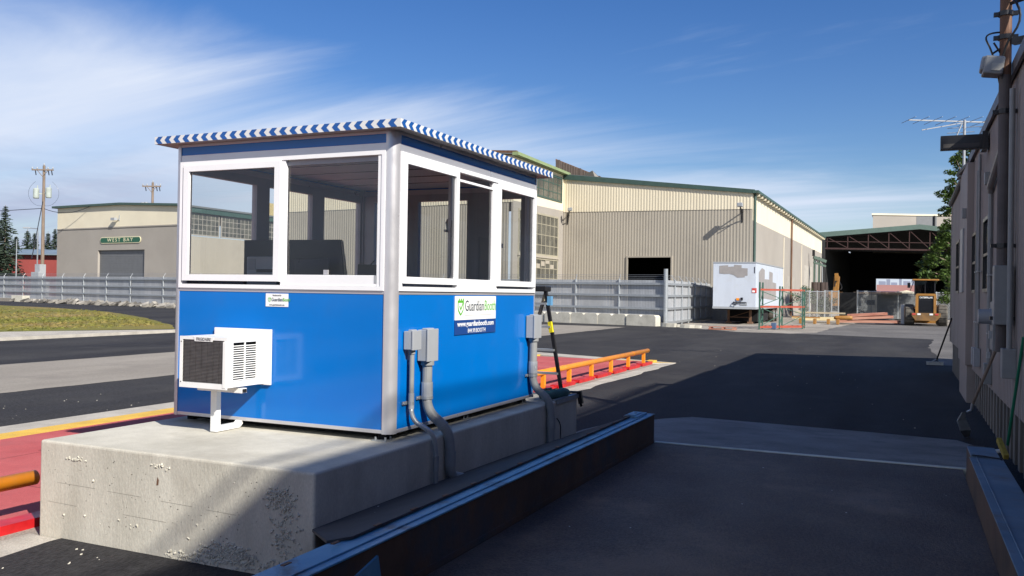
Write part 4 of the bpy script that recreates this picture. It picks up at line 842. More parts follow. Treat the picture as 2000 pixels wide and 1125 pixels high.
def grid_window(P, U, z0, z1, wd, nx, nz, par, nm='window', m=mull, g_m=wing_g, out=Vector((0, 0, 0)), bar=.05, fr=.14):
    P = Vector(P); U = Vector(U).normalized(); mb = MB(); Nn = Vector((U.y, -U.x, 0)); Nn = out
    mb.frame(P+Nn*.05, U, up, -Nn, 0, wd, z0, z1, fr, fr, .12)
    for i in range(1, nx): x = wd*i/nx; mb.prism([P+U*(x-bar/2)+up*z0, P+U*(x+bar/2)+up*z0, P+U*(x+bar/2)+up*z1, P+U*(x-bar/2)+up*z1], Nn*.035)
    for k in range(1, nz): z = z0+(z1-z0)*k/nz; mb.prism([P+up*(z-bar/2)+U*.0, P+U*wd+up*(z-bar/2), P+U*wd+up*(z+bar/2), P+up*(z+bar/2)], Nn*.028)
    f = mb.build(nm, m, par); mb = MB(); mb.prism([P+U*.02+up*z0+Nn*.014, P+U*(wd-.02)+up*z0+Nn*.014, P+U*(wd-.02)+up*z1+Nn*.014, P+U*.02+up*z1+Nn*.014], -Nn*.009); mb.build('panes', g_m, f); return f
# tall wing that stands forward of the ribbed front
wing = thing('tall_workshop_wing', PW, 'tall cream and beige workshop wing with barred factory windows, seen past the booth', 'factory building')
LF = (PWL-PW).length; LSd = (PL_-PW).length
Wp = lambda t: PW + Wd*t
mb = MB(); mb.corrug(Wp(.35), Wp(LF), lambda t: 0, lambda t: 8.1, .23, .014, outF); mb.build('front_cladding', beige, wing)
mb = MB(); mb.corrug(Wp(0)+outF*.03, Wp(LF)+outF*.03, lambda t: 8.1, lambda t: 11.45+.9*min(t*2, 2-t*2), .23, .014, outF); mb.build('front_upper_cladding', cream, wing)
mb = MB(); mb.prism([Wp(-.3)+up*11.35, Wp(LF/2)+up*12.3, Wp(LF+.3)+up*11.35, Wp(LF+.3)+up*11.65, Wp(LF/2)+up*12.6, Wp(-.3)+up*11.65], outF*.2); mb.build('gable_fascia', rust, wing)
s_ = lambda t: PW + Vector((0, t, 0)); Lp = LSd
mb = MB(); mb.prism([s_(0), s_(Lp+.0), s_(Lp)+up*8.35, s_(0)+up*8.2], (-.15, 0, 0)); mb.build('side_wall_lower', greyw, wing)
mb = MB(); mb.prism([s_(0)+up*8.2, s_(Lp)+up*8.35, s_(Lp)+up*11.2, s_(0)+up*11.3], (-.14, 0, 0)); mb.build('side_wall_upper', creamw, wing)
mb = MB(); mb.prism([s_(-.3)+up*11.33, s_(Lp+.3)+up*11.22, s_(Lp+.3)+up*11.42, s_(-.3)+up*11.56], (.45, 0, 0)); mb.build('eave_board', lgreen, wing)
mb = MB(); mb.prism([s_(-.3)+up*11.4, s_(40)+up*11.4, s_(40)+Wd*LF/2+up*12.4, s_(-.3)+Wd*LF/2+up*12.4], (0, 0, .08)); mb.prism([s_(-.3)+Wd*LF/2+up*12.4, s_(40)+Wd*LF/2+up*12.4, s_(40)+Wd*LF+up*11.4, s_(-.3)+Wd*LF+up*11.4], (0, 0, .08)); mb.build('roof', roofm, wing)
ts_ = lambda px: (onv(px, PW, (0, 1)).y - PW.y)
w0, w1 = ts_(1052), ts_(1094.5)
eE = Vector((1, 0, 0))
grid_window(s_(.6), (0, 1, 0), 8.95, 10.95, w1-.6, 9, 3, wing, out=eE, m=green, bar=.07)
w0, w1 = .9, ts_(1088)
f1 = grid_window(s_(w0), (0, 1, 0), 4.55, 7.75, w1-w0, 9, 4, wing, out=eE)
f2 = grid_window(s_(w0), (0, 1, 0), 1.3, 4.40, w1-w0, 9, 4, wing, out=eE)
f1['label'] = 'upper barred factory window with dusty panes'; f2['label'] = 'lower barred factory window with a row of pale panes'
mb = MB(); mb.prism([s_(w0-.1)+up*4.40, s_(w1+.1)+up*4.40, s_(w1+.1)+up*4.55, s_(w0-.1)+up*4.55], (.12, 0, 0)); mb.build('transom', beige, wing)
for i in range(7):
    y = w0+.5+i*.95; mb = MB(); z = 3.6+.2*(i % 3); mb.prism([s_(y)+up*z+eE*.016, s_(y+.75)+up*z+eE*.016, s_(y+.75)+up*(z+.35)+eE*.016, s_(y)+up*(z+.35)+eE*.016], (.006, 0, 0)); mb.build('pale_pane', beige, f2)  # pale beige sheets set in front of some panes
# saw-toothed monitor frame on the roof behind the ribbed front
c0_ = dep(1085, 322, 74); c1_ = dep(1178, 345, 82)
mf = thing('roof_monitor', (c0_.x, c0_.y, 11), 'row of dark upright roof monitor slats standing on the warehouse roof', 'roof frame')
n_ = 19; t0z, t1z = dep(1085, 310, 74).z, dep(1178, 347, 82).z
mb = MB(); mb.prism([Vector((c0_.x, c0_.y, t0z-.25)), Vector((c1_.x, c1_.y, t1z-.25)), Vector((c1_.x, c1_.y, t1z)), Vector((c0_.x, c0_.y, t0z))], (0, .25, 0)); mb.build('top_rail', rust, mf)
mb = MB()
for i in range(n_+1):
    p = c0_+(c1_-c0_)*(i/n_); zt = t0z+(t1z-t0z)*i/n_; w_ = .35 if i in (0, 8, 16) else .22; mb.box(p.x, p.y+.03, 10.6, p.x+w_, p.y+.2, zt-.1)
mb.build('slats', mat('monitor_wood', (.10, .075, .06), .8), mf)
mb = MB(); mb.prism([Vector((c0_.x, c0_.y+.3, 10.6)), Vector((c1_.x, c1_.y+.3, 10.6)), Vector((c1_.x, c1_.y+.3, t1z-.35)), Vector((c0_.x+3.2, c0_.y+.3, t0z-1.1))], (0, .05, 0)); mb.build('backing_sheet', greyw, mf)

# West Bay building
B0_ = dep(351, 560, 96); B0_.z = 0; BL_ = onv(110, B0_, Wd); LB = (BL_-B0_).length; Bp = lambda t: B0_+Wd*t
def hz(P, px, py): d = ray(px, py); t = ((P.x-CAM.x)*d.x+(P.y-CAM.y)*d.y)/(d.x*d.x+d.y*d.y); return CAM.z+t*d.z
zr, zl, zc_ = hz(B0_, 345, 402), hz(BL_, 110, 407), hz(BL_, 110, 448)
pk = onv(235, B0_, Wd); tp_ = (pk-B0_).length; zp = hz(pk, 235, 400)
wbd = thing('west_bay_building', B0_, 'grey and cream plastered hall with a green sign over its roller door', 'building')
da, db = (onv(281, B0_, Wd)-B0_).length, (onv(190, B0_, Wd)-B0_).length; dz_ = hz(onv(235, B0_, Wd), 235, 488)
mb = MB()
for a, b_, z0 in ((0, da, 0), (da, db, dz_), (db, LB, 0)): mb.prism([Bp(a)+up*z0, Bp(b_)+up*z0, Bp(b_)+up*zc_, Bp(a)+up*zc_], -outF*.4)
mb.build('lower_wall', greyw, wbd)
mb = MB(); mb.prism([Bp(0)+up*zc_, Bp(LB)+up*zc_, Bp(LB)+up*zl, Bp(tp_)+up*zp, Bp(0)+up*zr], -outF*.38); mb.build('upper_wall', creamw, wbd)
mb = MB(); mb.prism([Bp(0)+up*(zc_-.09), Bp(LB)+up*(zc_-.09), Bp(LB)+up*(zc_+.05), Bp(0)+up*(zc_+.05)], outF*.07); mb.build('string_course', greyw, wbd)
mb = MB(); mb.prism([Bp(-.4)+up*zr, Bp(tp_)+up*zp, Bp(LB+.7)+up*zl, Bp(LB+.7)+up*(zl+.25), Bp(tp_)+up*(zp+.25), Bp(-.4)+up*(zr+.25)], outF*.35); mb.build('roof_fascia', green, wbd)
mb = MB(); mb.prism([Bp(-.4)+up*(zr+.2), Bp(tp_)+up*(zp+.2), Bp(LB+.7)+up*(zl+.2), Bp(LB+.7)+up*(zl), Bp(tp_)+up*zp, Bp(-.4)+up*zr], (0, 60, 0)); mb.build('roof', roofm, wbd)
mb = MB(); Dd = -outF*.30
zs = 0
while zs < dz_: mb.prism([Bp(da)+Dd+up*zs, Bp(db)+Dd+up*zs, Bp(db)+Dd+up*(min(zs+.17, dz_)), Bp(da)+Dd+up*(min(zs+.17, dz_))], outF*.03); zs += .20
mb.prism([Bp(da)-outF*.36, Bp(db)-outF*.36, Bp(db)-outF*.36+up*dz_, Bp(da)-outF*.36+up*dz_], outF*.05)
mb.build('roller_door', shut, wbd)
mb = MB(); mb.prism([Bp(0), B0_+Vector((0, 45, 0)), B0_+Vector((0, 45, 0))+up*(zr-3.2), Bp(0)+up*(zr-3.2)], (-.3, 0, 0)); mb.build('side_wall', beige, wbd)
mb = MB(); mb.prism([Bp(0)+up*(zr-.55), B0_+Vector((0, 45, 0))+up*(zr-.55), B0_+Vector((0, 45, 0))+up*(zr), Bp(0)+up*zr], (.3, 0, 0)); mb.build('side_fascia', green, wbd)
mb = MB(); mb.prism([Bp(0)+up*(zr-3.2), B0_+Vector((0, .5, 0))+up*(zr-3.2), B0_+Vector((0, .5, 0))+up*(zr-.55), Bp(0)+up*(zr-.55)], (-.3, 0, 0)); mb.build('side_pier', creamw, wbd)
yy0 = .5
for i in range(7): grid_window(B0_+Vector((0, .6+i*5.6, 0)), (0, 1, 0), zr-3.1, zr-.6, 5.3, 8, 4, wbd, out=eE, bar=.06, m=greyw)
mb = MB(); mb.prism([B0_+up*1.9, B0_+Vector((0, 45, 1.9)), B0_+Vector((0, 45, 2.4)), B0_+up*2.4], (.35, 0, 0)); mb.build('side_ledge', creamw, wbd)
mb = MB(); p = B0_+Vector((-3, 15, zr)); mb.box(p.x, p.y, zr, p.x+2.2, p.y+3, zr+1.9); mb.build('chimney', mat('yellow_brick', (.42, .33, .16), .8), wbd)
# sign
sc_ = onv(234, B0_, Wd); sz0, sz1 = hz(sc_, 234, 474), hz(sc_, 234, 463.5); sw = (onv(195, B0_, Wd)-onv(273, B0_, Wd)).length; sh_ = sz1-sz0
def pill(mb, c, wd, ht, th, off):
    r = ht/2; pts = []
    for s1, a0 in ((1, -90), (-1, 90)):
        for k in range(9): a = math.radians(a0+k*22.5); pts.append(c - Wd*(s1*0) + (-Wd)*(s1*(wd/2-r)) + (-Wd)*(r*math.cos(a)) + up*(r*math.sin(a)) + outF*off)
    mb.prism(pts, outF*th)
cS = sc_+up*(sz0+sz1)/2
mb = MB(); pill(mb, cS, sw+.12, sh_+.12, .06, .02); sgn = mb.build('sign', signc, wbd); mb = MB(); pill(mb, cS, sw-.04, sh_-.04, .03, .07); mb.build('sign_face', signg, sgn)
text('lettering', 'WEST BAY', sh_*.95, signc, cS+outF*.11, -Wd, up, sgn, .004, fit=sw*.64, bold=.0, spacing=1.4)
fb = onv(231, B0_, Wd)+up*hz(onv(231, B0_, Wd), 231, 428); mb = MB(); mb.bar(fb, fb+outF*.35-Wd*-.4, .08); mb.obox(fb+outF*.4-Wd*-.5, outF, Wd, .35, .7, .3); mb.bar(fb+up*.5, fb-up*.2, .08); mb.build('wall_lamp', boxm, wbd)
for k_ in (-.3, .35): 
    mb = MB(); v_ = pk+Wd*k_-outF*3+up*(zp+.25); mb.tube([v_, v_+up*.35], .22, 8); mb.build('roof_vent', boxm, wbd)
# red building, far left
ra_, rb2 = dep(-60, 560, 128), dep(112, 560, 128); ra_.z = rb2.z = 0
rdb = thing('red_building', rb2, 'low red painted shed with blue grey roof at the far left behind the fence', 'building')
zt_ = hz(rb2, 60, 497); dr_ = (rb2-ra_).normalized(); nb = Vector((dr_.y, -dr_.x, 0)); nb = -nb if nb.y > 0 else nb
mb = MB(); mb.prism([ra_, rb2+dr_*6, rb2+dr_*6+up*zt_, ra_+up*zt_], -nb*.3); mb.build('wall', redb, rdb)
mb = MB(); mb.prism([ra_+up*zt_+nb*.8, rb2+dr_*6+up*zt_+nb*.8, rb2+dr_*6+up*(zt_+.9)-nb*6, ra_+up*(zt_+.9)-nb*6], up*.15); mb.build('roof', blroof, rdb)
for k in range(3):
    p = rb2-dr_*(1.2+k*6.5); mb = MB(); mb.prism([p+nb*.02, p-dr_*.8*1+nb*.02, p-dr_*.8+up*2.2+nb*.02, p+up*2.2+nb*.02], nb*.06); mb.build('door', stick, rdb)

# ================================================================== HANGAR at the end of the yard
HD = 110
hl, hr = dep(1605, 560, HD), dep(1985, 560, HD); hl.z = hr.z = 0; hu = (hr-hl).normalized(); HW = (hr-hl).length; hn = Vector((math.sin(a1_), math.cos(a1_), 0))
HZ_ = lambda py: 1.83+(580.5-py)/FPX*HD
hg = thing('open_hangar', hl, 'huge open fronted dark hangar with red roof truss at the end of the yard', 'hangar')
zE, zP = HZ_(463), HZ_(444)
Hh = lambda u, z=0, d=0: hl+hu*u+up*z+hn*d
mb = MB(); mb.prism([Hh(-.5, zE-.15, -.3), Hh(HW/2, zP-.15, -.3), Hh(HW+.5, zE-.15, -.3), Hh(HW+.5, zE+.45, -.3), Hh(HW/2, zP+.45, -.3), Hh(-.5, zE+.45, -.3)], hn*.2); mb.build('roof_fascia', green, hg)
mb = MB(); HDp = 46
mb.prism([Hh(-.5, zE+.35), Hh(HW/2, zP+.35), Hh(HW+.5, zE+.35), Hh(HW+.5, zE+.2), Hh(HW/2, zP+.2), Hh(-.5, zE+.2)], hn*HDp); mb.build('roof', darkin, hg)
zt_b, zt_t = HZ_(485), HZ_(455)
for u in np.linspace(.6, HW-.6, 10):
    u = float(u); zt2 = zE+(zP-zE)*(1-abs(u-HW/2)/(HW/2)); mb = MB(); mb.prism([Hh(u-.06, zt_b), Hh(u+.06, zt_b), Hh(u+.06, zt2), Hh(u-.06, zt2)], hn*.12); mb.build('truss_post', redg if 0 else MATS.get('truss_red_shaded') or mat('truss_red_shaded', (.028, .009, .008), .85), hg)  # red darkened in the colour to stand for shade under the roof
us = [float(v) for v in np.linspace(.6, HW-.6, 10)]
for i in range(9):
    a, b_ = us[i], us[i+1]; za = zE+(zP-zE)*(1-abs(a-HW/2)/(HW/2))-.2; zb2 = zE+(zP-zE)*(1-abs(b_-HW/2)/(HW/2))-.2
    p, q_ = (Hh(a, za, .06), Hh(b_, zt_b, .06)) if (i < 6) else (Hh(a, zt_b, .06), Hh(b_, zb2, .06)); mb = MB(); mb.bar(p, q_, .09); mb.build('truss_brace', MATS['truss_red_shaded'], hg)
mb = MB(); mb.prism([Hh(0, zt_b-.2), Hh(HW, zt_b-.2), Hh(HW, zt_b), Hh(0, zt_b)], hn*.2); mb.prism([Hh(0, zt_b+.75), Hh(HW, zt_b+.75), Hh(HW, zt_b+.84), Hh(0, zt_b+.84)], hn*.1); mb.build('truss_chord', MATS['truss_red_shaded'], hg)
mb = MB(); mb.prism([Hh(0, zt_b, 9), Hh(HW, zt_b, 9), Hh(HW, zE+.2, 9), Hh(HW/2, zP+.2, 9), Hh(0, zE+.2, 9)], hn*.1); mb.build('truss_shade_sheet', darkin, hg)  # dark sheet added to stand for the shade above the truss chord
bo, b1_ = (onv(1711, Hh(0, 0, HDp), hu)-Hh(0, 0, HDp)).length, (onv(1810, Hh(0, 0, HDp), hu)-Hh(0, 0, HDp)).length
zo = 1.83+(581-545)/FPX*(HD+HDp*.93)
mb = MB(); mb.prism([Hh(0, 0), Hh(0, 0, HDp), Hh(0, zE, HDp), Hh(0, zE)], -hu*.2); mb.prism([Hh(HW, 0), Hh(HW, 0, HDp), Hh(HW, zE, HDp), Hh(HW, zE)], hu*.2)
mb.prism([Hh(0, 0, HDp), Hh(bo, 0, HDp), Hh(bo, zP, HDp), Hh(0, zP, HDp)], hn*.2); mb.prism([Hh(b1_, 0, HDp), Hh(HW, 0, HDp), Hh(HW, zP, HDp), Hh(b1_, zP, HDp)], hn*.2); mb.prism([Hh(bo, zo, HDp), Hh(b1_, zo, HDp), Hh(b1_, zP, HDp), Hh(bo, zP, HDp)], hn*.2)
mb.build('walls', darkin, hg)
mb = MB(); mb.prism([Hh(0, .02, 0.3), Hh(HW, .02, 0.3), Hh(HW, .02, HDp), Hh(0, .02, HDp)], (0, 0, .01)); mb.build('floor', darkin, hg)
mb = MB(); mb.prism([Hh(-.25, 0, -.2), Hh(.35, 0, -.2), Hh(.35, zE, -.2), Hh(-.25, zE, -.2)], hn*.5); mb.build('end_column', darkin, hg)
# upper building behind it
u0_, u1_ = dep(1703, 560, 150), dep(1990, 560, 150); u0_.z = u1_.z = 0
ub = thing('high_bay_building', u0_, 'plain grey beige high bay rising over the hangar roof', 'building')
dd = (u1_-u0_).normalized(); zu = 1.83+(580-419)/FPX*150
mb = MB(); mb.prism([u0_+up*9.5, u1_+up*9.5, u1_+up*zu, u0_+up*zu], Vector((0, 18, 0))); mb.build('wall', greyw, ub)
mb = MB(); mb.prism([u0_-Vector((0, .15, 0))-dd*.2+up*(zu-.05), u1_-Vector((0, .15, 0))+up*(zu-.05), u1_-Vector((0, .15, 0))+up*(zu+.25), u0_-Vector((0, .15, 0))-dd*.2+up*(zu+.25)], Vector((0, 18.3, 0))); mb.build('parapet', creamw, ub)
mb = MB(); mb.prism([u0_+dd*7.5-Vector((0, .03, 0))+up*10, u0_+dd*11-Vector((0, .03, 0))+up*10, u0_+dd*11-Vector((0, .03, 0))+up*(zu-.1), u0_+dd*7.5-Vector((0, .03, 0))+up*(zu-.1)], Vector((0, .02, 0))); mb.build('darker_sheet', shut, ub)
mb = MB(); mb.tube([u0_+dd*10.6-Vector((0, .2, 0))+up*10, u0_+dd*10.6-Vector((0, .2, 0))+up*zu], .14, 8); mb.build('downpipe', dark, ub)
# what shows through the hangar's far door
def block(name, px0, px1, py, D, m, label, cat, group=None, dpt=20):
    a, b_ = dep(px0, 560, D), dep(px1, 560, D); a.z = b_.z = -1; z = 1.83+(580.5-py)/FPX*D; mb = MB(); mb.prism([a, b_, b_+up*(z+1), a+up*(z+1)], Vector((0, dpt, 0))); o = mb.build(name, m); return tag(o, label, cat, group)
block('brick_warehouse', 1712, 1816, 556, 330, brk, 'long red brick warehouse seen through the far door of the hangar', 'building')
for i, (p0, p1, py, D) in enumerate(((1716, 1729, 549, 700), (1731, 1738, 545, 800), (1740, 1752, 551, 720), (1756, 1761, 543, 860), (1764, 1778, 548, 700), (1781, 1790, 545, 820), (1792, 1800, 549, 760))):
    block('city_tower', p0, p1, py, D, hazeb, 'pale distant city blocks over the brick warehouse through the hangar door', 'tower block', 'distant city blocks')
a, b_ = dep(1742, 560, 185), dep(1800, 560, 185); a.z = b_.z = 0; c_ = (a+b_)/2; z0 = 1.83+(580.5-571.5)/FPX*185; z1 = 1.83+(580.5-566)/FPX*185
mb = MB(); mb.prism([a, b_, b_+up*z0, c_+up*z1, a+up*z0], (0, 14, 0)); tag(mb.build('low_shed', creamw), 'low cream gabled shed beyond the far door of the hangar', 'shed')
a, b_ = dep(1722, 560, 180), dep(1741, 560, 180); a.z = b_.z = 0; mb = MB(); mb.prism([a, b_, b_+up*2.7, a+up*2.7], (0, 8, 0)); tag(mb.build('grey_shed', shut), 'small grey flat shed beyond the far door of the hangar', 'shed')
mb = MB()
for u, z, w_ in ((HW*.40, 8.2, .6), (HW*.19, 8.3, .4)): mb.prism([Hh(u, z, 8), Hh(u+w_, z, 8), Hh(u+w_, z+.12, 8), Hh(u, z+.12, 8)], hn*.1)
mb.build('hanging_lamp', boxm, hg)
# green pipe gantry with dark bollards by the side wall
gt = thing('pipe_gantry', PE+Vector((1, -9, 0)), 'green steel gantry against the warehouse side wall near the hangar', 'gantry')
gD = 92; g0, g1 = dep(1590, 560, gD), dep(1600, 560, gD); gz = lambda py: 1.83+(579-py)/FPX*gD
for px, w_ in ((1590, .18), (1599.5, .2)):
    p = dep(px, 560, gD); mb = MB(); mb.box(p.x-w_/2, p.y-w_/2, 0, p.x+w_/2, p.y+w_/2, gz(502)); mb.build('column', MATS.get('gantry_green') or mat('gantry_green', (.07, .11, .085), .6), gt)
p, q_ = dep(1589, 502, gD), dep(1613, 511, gD)
mb = MB(); mb.bar(p, q_, .35, .3); mb.bar(p-up*.55, q_-up*.5, .18); mb.build('beam', MATS['gantry_green'], gt)
mb = MB()
for k in range(5): e0_, e1_ = p+(q_-p)*(k/5), p+(q_-p)*((k+1)/5); mb.bar(e0_-up*.05, e1_-up*.5, .08)
mb.bar(p+up*.1, p-up*.0+up*.75, .25); mb.build('bracing', dark, gt)
mb = MB(); mb.tube([dep(1594, 505, gD), dep(1594, 552, gD)], .05, 6); mb.tube([dep(1606, 511, gD), dep(1606, 555, gD)], .05, 6); mb.build('drop_pipe', boxm, gt)
for px, w_ in ((1590.5, .30), (1597, .22), (1606, .26), (1612.5, .22)):
    p = dep(px, 560, gD-2); p.z = 0; mb = MB(); mb.tube([p, p+up*(1.83+(579-552)/FPX*gD)], w_, 12); tag(mb.build('timber_pile', MATS.get('pile_brown') or mat('pile_brown', (.055, .038, .032), .8)), 'dark brown timber piles standing in front of the green gantry', 'pile', 'dark piles by the gantry')

# ================================================================== FENCES
def slat_fence(pts, label, h=2.62, z0=.05, post_sp=2.95, dens=.105, name='slatted_fence', rails=(.18, .98, 1.72, 2.40)):
    P0 = Vector((*pts[0], 0)); f = thing(name, P0, label, 'fence')
    for i in range(len(pts)-1):
        a, b_ = Vector((*pts[i], 0)), Vector((*pts[i+1], 0)); ln = (b_-a).length; d = (b_-a)/ln; n = max(1, round(ln/post_sp)); nn = Vector((-d.y, d.x, 0)); nn = nn if (CAM-a).dot(nn) > 0 else -nn
        mb = MB(); m = int(ln/dens)
        for k in range(m): c = a+d*((k+.5)*dens); w_ = dens*.455; mb.poly([c-d*w_+up*z0, c+d*w_+up*z0, c+d*w_+up*h, c-d*w_+up*h])
        mb.build('slat_panel', slatm, f)
        for z in rails: mb = MB(); mb.bar(a+nn*.06+up*z, b_+nn*.06+up*z, .10, .13); mb.build('rail', steel, f)
        for k in range(n+1 if i == len(pts)-2 else n):
            c = a+d*(ln*k/n)+nn*.05; mb = MB(); mb.tube([c, c+up*(h+.05)], .06, 10); mb.tube([c+up*h, c+up*(h+.32)-nn*.22+d*.05], .015, 6); mb.build('post', steel, f)
        mb = MB()
        for q_ in (.10, .2, .3): mb.tube([a+up*(h+q_)-nn*q_*.7, b_+up*(h+q_)-nn*q_*.7], .008, 4)
        mb.build('barbed_wire', steel, f)
    return f
FC = (-8.85, 43.25)
slat_fence([FC, (-14.75, 44.55)], 'grey slatted fence behind the concrete blocks, right of the booth', dens=.10)
slat_fence([(-14.75, 44.55), (-25, 46.4), (-37, 48.6)], 'grey slatted fence running on behind the booth', dens=.11, post_sp=3.1)
slat_fence([(-37, 48.6), (-50.3, 50.3), (-61, 52.9), (-82, 57.8), (-100, 62)], 'long grey slatted fence on a low kerb in front of the grey and cream hall', dens=.16, post_sp=4.6)
slat_fence([FC, (-9.4, 58.5)], 'short return of grey slatted fence behind the trailer', dens=.10, post_sp=2.3)
p = dep(1303, 560, 1); mb = MB(); mb.tube([(FC[0], FC[1]-.1, 0), (FC[0], FC[1]-.1, 3.25)], .12, 12); tag(mb.build('corner_post', steel), 'thick galvanised corner post where the slatted fences meet', 'post')
# concrete blocks at its foot
R9 = random.Random(9)
def eco(a, d, label, wd=1.86):
    a = Vector(a); nn = Vector((d.y, -d.x, 0)); nn = nn if nn.y < 0 else -nn; h0 = .62
    pts = [(0, 0), (wd, 0), (wd, h0-.10), (wd-.10, h0), (wd*.56, h0), (wd*.52, h0-.09), (wd*.48, h0-.09), (wd*.44, h0), (.10, h0), (0, h0-.10)]
    mb = MB(); mb.prism([a+d*x+up*z for x, z in pts], -nn*.6); o = mb.build('concrete_block', conc, bevel=.02); return tag(o, label, 'concrete block', 'concrete blocks at the foot of the fence')
dB = Vector((-6.0, 1.35, 0)).normalized(); a = Vector((-9.2, 42.35, 0))
labs = ['rightmost concrete block at the foot of the fence, nearest the corner post', 'second concrete block from the fence corner post', 'third concrete block from the fence corner post', 'fourth concrete block from the fence corner, seen through the ladder', 'pale concrete block just right of the booth edge, behind the ladder', 'concrete block hidden mostly behind the booth by the ladder']
for i, lb in enumerate(labs):
    eco(a+Vector((R9.uniform(-.01, .01), R9.uniform(-.05, .05), 0)), dB, lb); a = a+dB*1.90
# kerb and rubble under the long fence
mb = MB(); kp = [(-45, 48.6), (-50.3, 49.1), (-61, 51.3), (-82, 56.0), (-100, 60)]
for i in range(len(kp)-1):
    p, q_ = kp[i], kp[i+1]; mb.prism([(p[0], p[1], -.02), (q_[0], q_[1], -.02), (q_[0], q_[1]+1.5, -.02), (p[0], p[1]+1.5, -.02)], (0, 0, .30))
mb.build('low_kerb', stripc)['kind'] = 'structure'
mb = MB()
for i in range(90):
    t = R9.random()**1.3; x = -50-t*30; y = 49.0+(-50.3-x)*.205+R9.uniform(-.9, .3); s_z = R9.uniform(.08, .35)
    mb.obox((x, y, .12+s_z*.2), (R9.random(), R9.random(), .3), (-R9.random(), 1, R9.random()), s_z*2, s_z*1.3, s_z*.8)
tag(mb.build('rubble', MATS.get('rubble_mix') or mat('rubble_mix', (.05, .045, .04), .9, c2=(.4, .37, .32), scale=.6)), 'broken concrete rubble along the foot of the long fence', 'rubble', kind='stuff')
for x, y, lb in ((-79.5, 54.6, 'concrete block at the far left end of the rubble'), (-50.2, 48.2, 'small pale concrete block at the fence foot, left edge of the booth')):
    mb = MB(); mb.box(x, y, -.02, x+1.7, y+.8, .62); tag(mb.build('concrete_block', conc, bevel=.03), lb, 'concrete block')
# stones by the trailer
for i, (x, y, s_z) in enumerate(((-8.4, 42.2, .30), (-7.9, 42.5, .22), (-7.3, 41.6, .26), (-6.8, 42.0, .2))):
    mb = MB(); bme = [(math.cos(k)*s_z*R9.uniform(.8, 1.3), math.sin(k)*s_z*R9.uniform(.5, .9)) for k in np.linspace(0, 5.4, 7)]
    mb.prism([(x+p[0]*1.5, y+p[1], 0) for p in bme], (0.03, 0, s_z*.7)); tag(mb.build('boulder', conc, bevel=.04), 'rough pale stones lying between the fence corner and the trailer', 'stone', 'stones by the fence corner')
mb = MB()
for k_ in (0, .22, .44): mb.box(-5.9, 40.6+k_, .0, -4.5, 40.75+k_, .05)
for k_ in (-5.85, -5.2, -4.65): mb.box(k_, 40.6, .05, k_+.1, 41.2, .13)
for k_ in (0, .16, .32, .48): mb.box(-5.9, 40.6+k_, .13, -4.5, 40.72+k_, .15)
tag(mb.build('pallet', timb), 'flat red brown pallet lying before the trailer', 'pallet')

# ================================================================== TRAILER
TY = 49.93; tX0, tX1 = -7.52, -4.90; TZ0, TZ1 = 1.10, 3.86; TL = 11.6
tr = thing('box_trailer', ((tX0+tX1)/2, TY+5, 0), 'white box trailer with grey painted over patches parked without its truck', 'trailer')
dX = Vector((math.sin(a1_), math.cos(a1_), 0)); A = Vector((tX0, TY, 0)); B = Vector((tX1, TY, 0))
mb = MB(); mb.prism([A+up*TZ0, B+up*TZ0, B+up*TZ1, A+up*TZ1], dX*TL); mb.build('body', trw, tr, bevel=.05)
mb = MB(); mb.prism([A+up*(TZ1-.02)-Vector((.03, .03, 0)), B+up*(TZ1-.02)+Vector((.03, -.03, 0)), B+up*(TZ1+.05)+Vector((.03, -.03, 0)), A+up*(TZ1+.05)-Vector((.03, .03, 0))], dX*(TL+.05)); mb.prism([A+up*(TZ0-.14)-Vector((.02, .02, 0)), B+up*(TZ0-.14)+Vector((.02, -.02, 0)), B+up*(TZ0)+Vector((.02, -.02, 0)), A+up*(TZ0)-Vector((.02, .02, 0))], dX*TL); mb.build('frame_rail', boxm, tr)
yF = TY-.012
mb = MB(); mb.poly([(tX0+x, yF, z) for x, z in ((.38, 3.18), (.38, 3.66), (.92, 3.70), (.92, 3.60), (1.3, 3.62), (1.3, 3.72), (1.75, 3.70), (1.75, 3.52), (2.12, 3.50), (2.12, 3.05), (1.95, 3.05), (1.95, 2.95), (1.5, 2.92), (1.28, 3.08), (1.0, 3.16), (.7, 3.14))]); mb.build('overpainted_patch', trg, tr)
xS = tX1+.012
def side_poly(pts): mb = MB(); mb.poly([Vector((xS+math.sin(a1_)*y, TY+y, z)) for y, z in pts]); return mb
side_poly([(1.1, 1.7), (1.1, 3.3), (2.2, 3.6), (3.3, 3.5), (3.3, 2.9), (5.2, 2.9), (5.2, 3.45), (6.6, 3.4), (6.6, 2.75), (8.2, 2.7), (8.2, 1.5), (6, 1.55)]).build('overpainted_patch', trg, tr)
mb = MB(); mb.box(tX1-.22, TY-.02, 1.98, tX1+.02, TY+.3, 2.28); mb.build('warning_sticker', pink, tr); mb = MB(); mb.box(tX1-.20, TY-.024, 2.02, tX1-.04, TY-.0205, 2.13); mb.build('sticker_panel', stick, tr)
mb = MB(); mb.box(tX1-.1, TY-.016, 3.2, tX1-.05, TY-.012, 3.6); mb.build('number', ink, tr)
xm = (tX0+tX1)/2
mb = MB(); mb.box(xm+.15, TY-.06, 1.50, xm+.32, TY-.01, 1.64); mb.build('orange_socket', orng, tr)
mb = MB(); mb.box(xm+.02, TY-.09, 1.36, xm+.75, TY-.01, 1.40); mb.box(xm+.42, TY-.09, 1.52, xm+.55, TY-.01, 1.68); mb.tube([(xm+.0, TY-.06, 1.42), (xm-.08, TY-.1, 1.25), (xm+.12, TY-.1, 1.2), (xm+.2, TY-.06, 1.42)], .03, 6); mb.build('air_couplings', dark, tr)
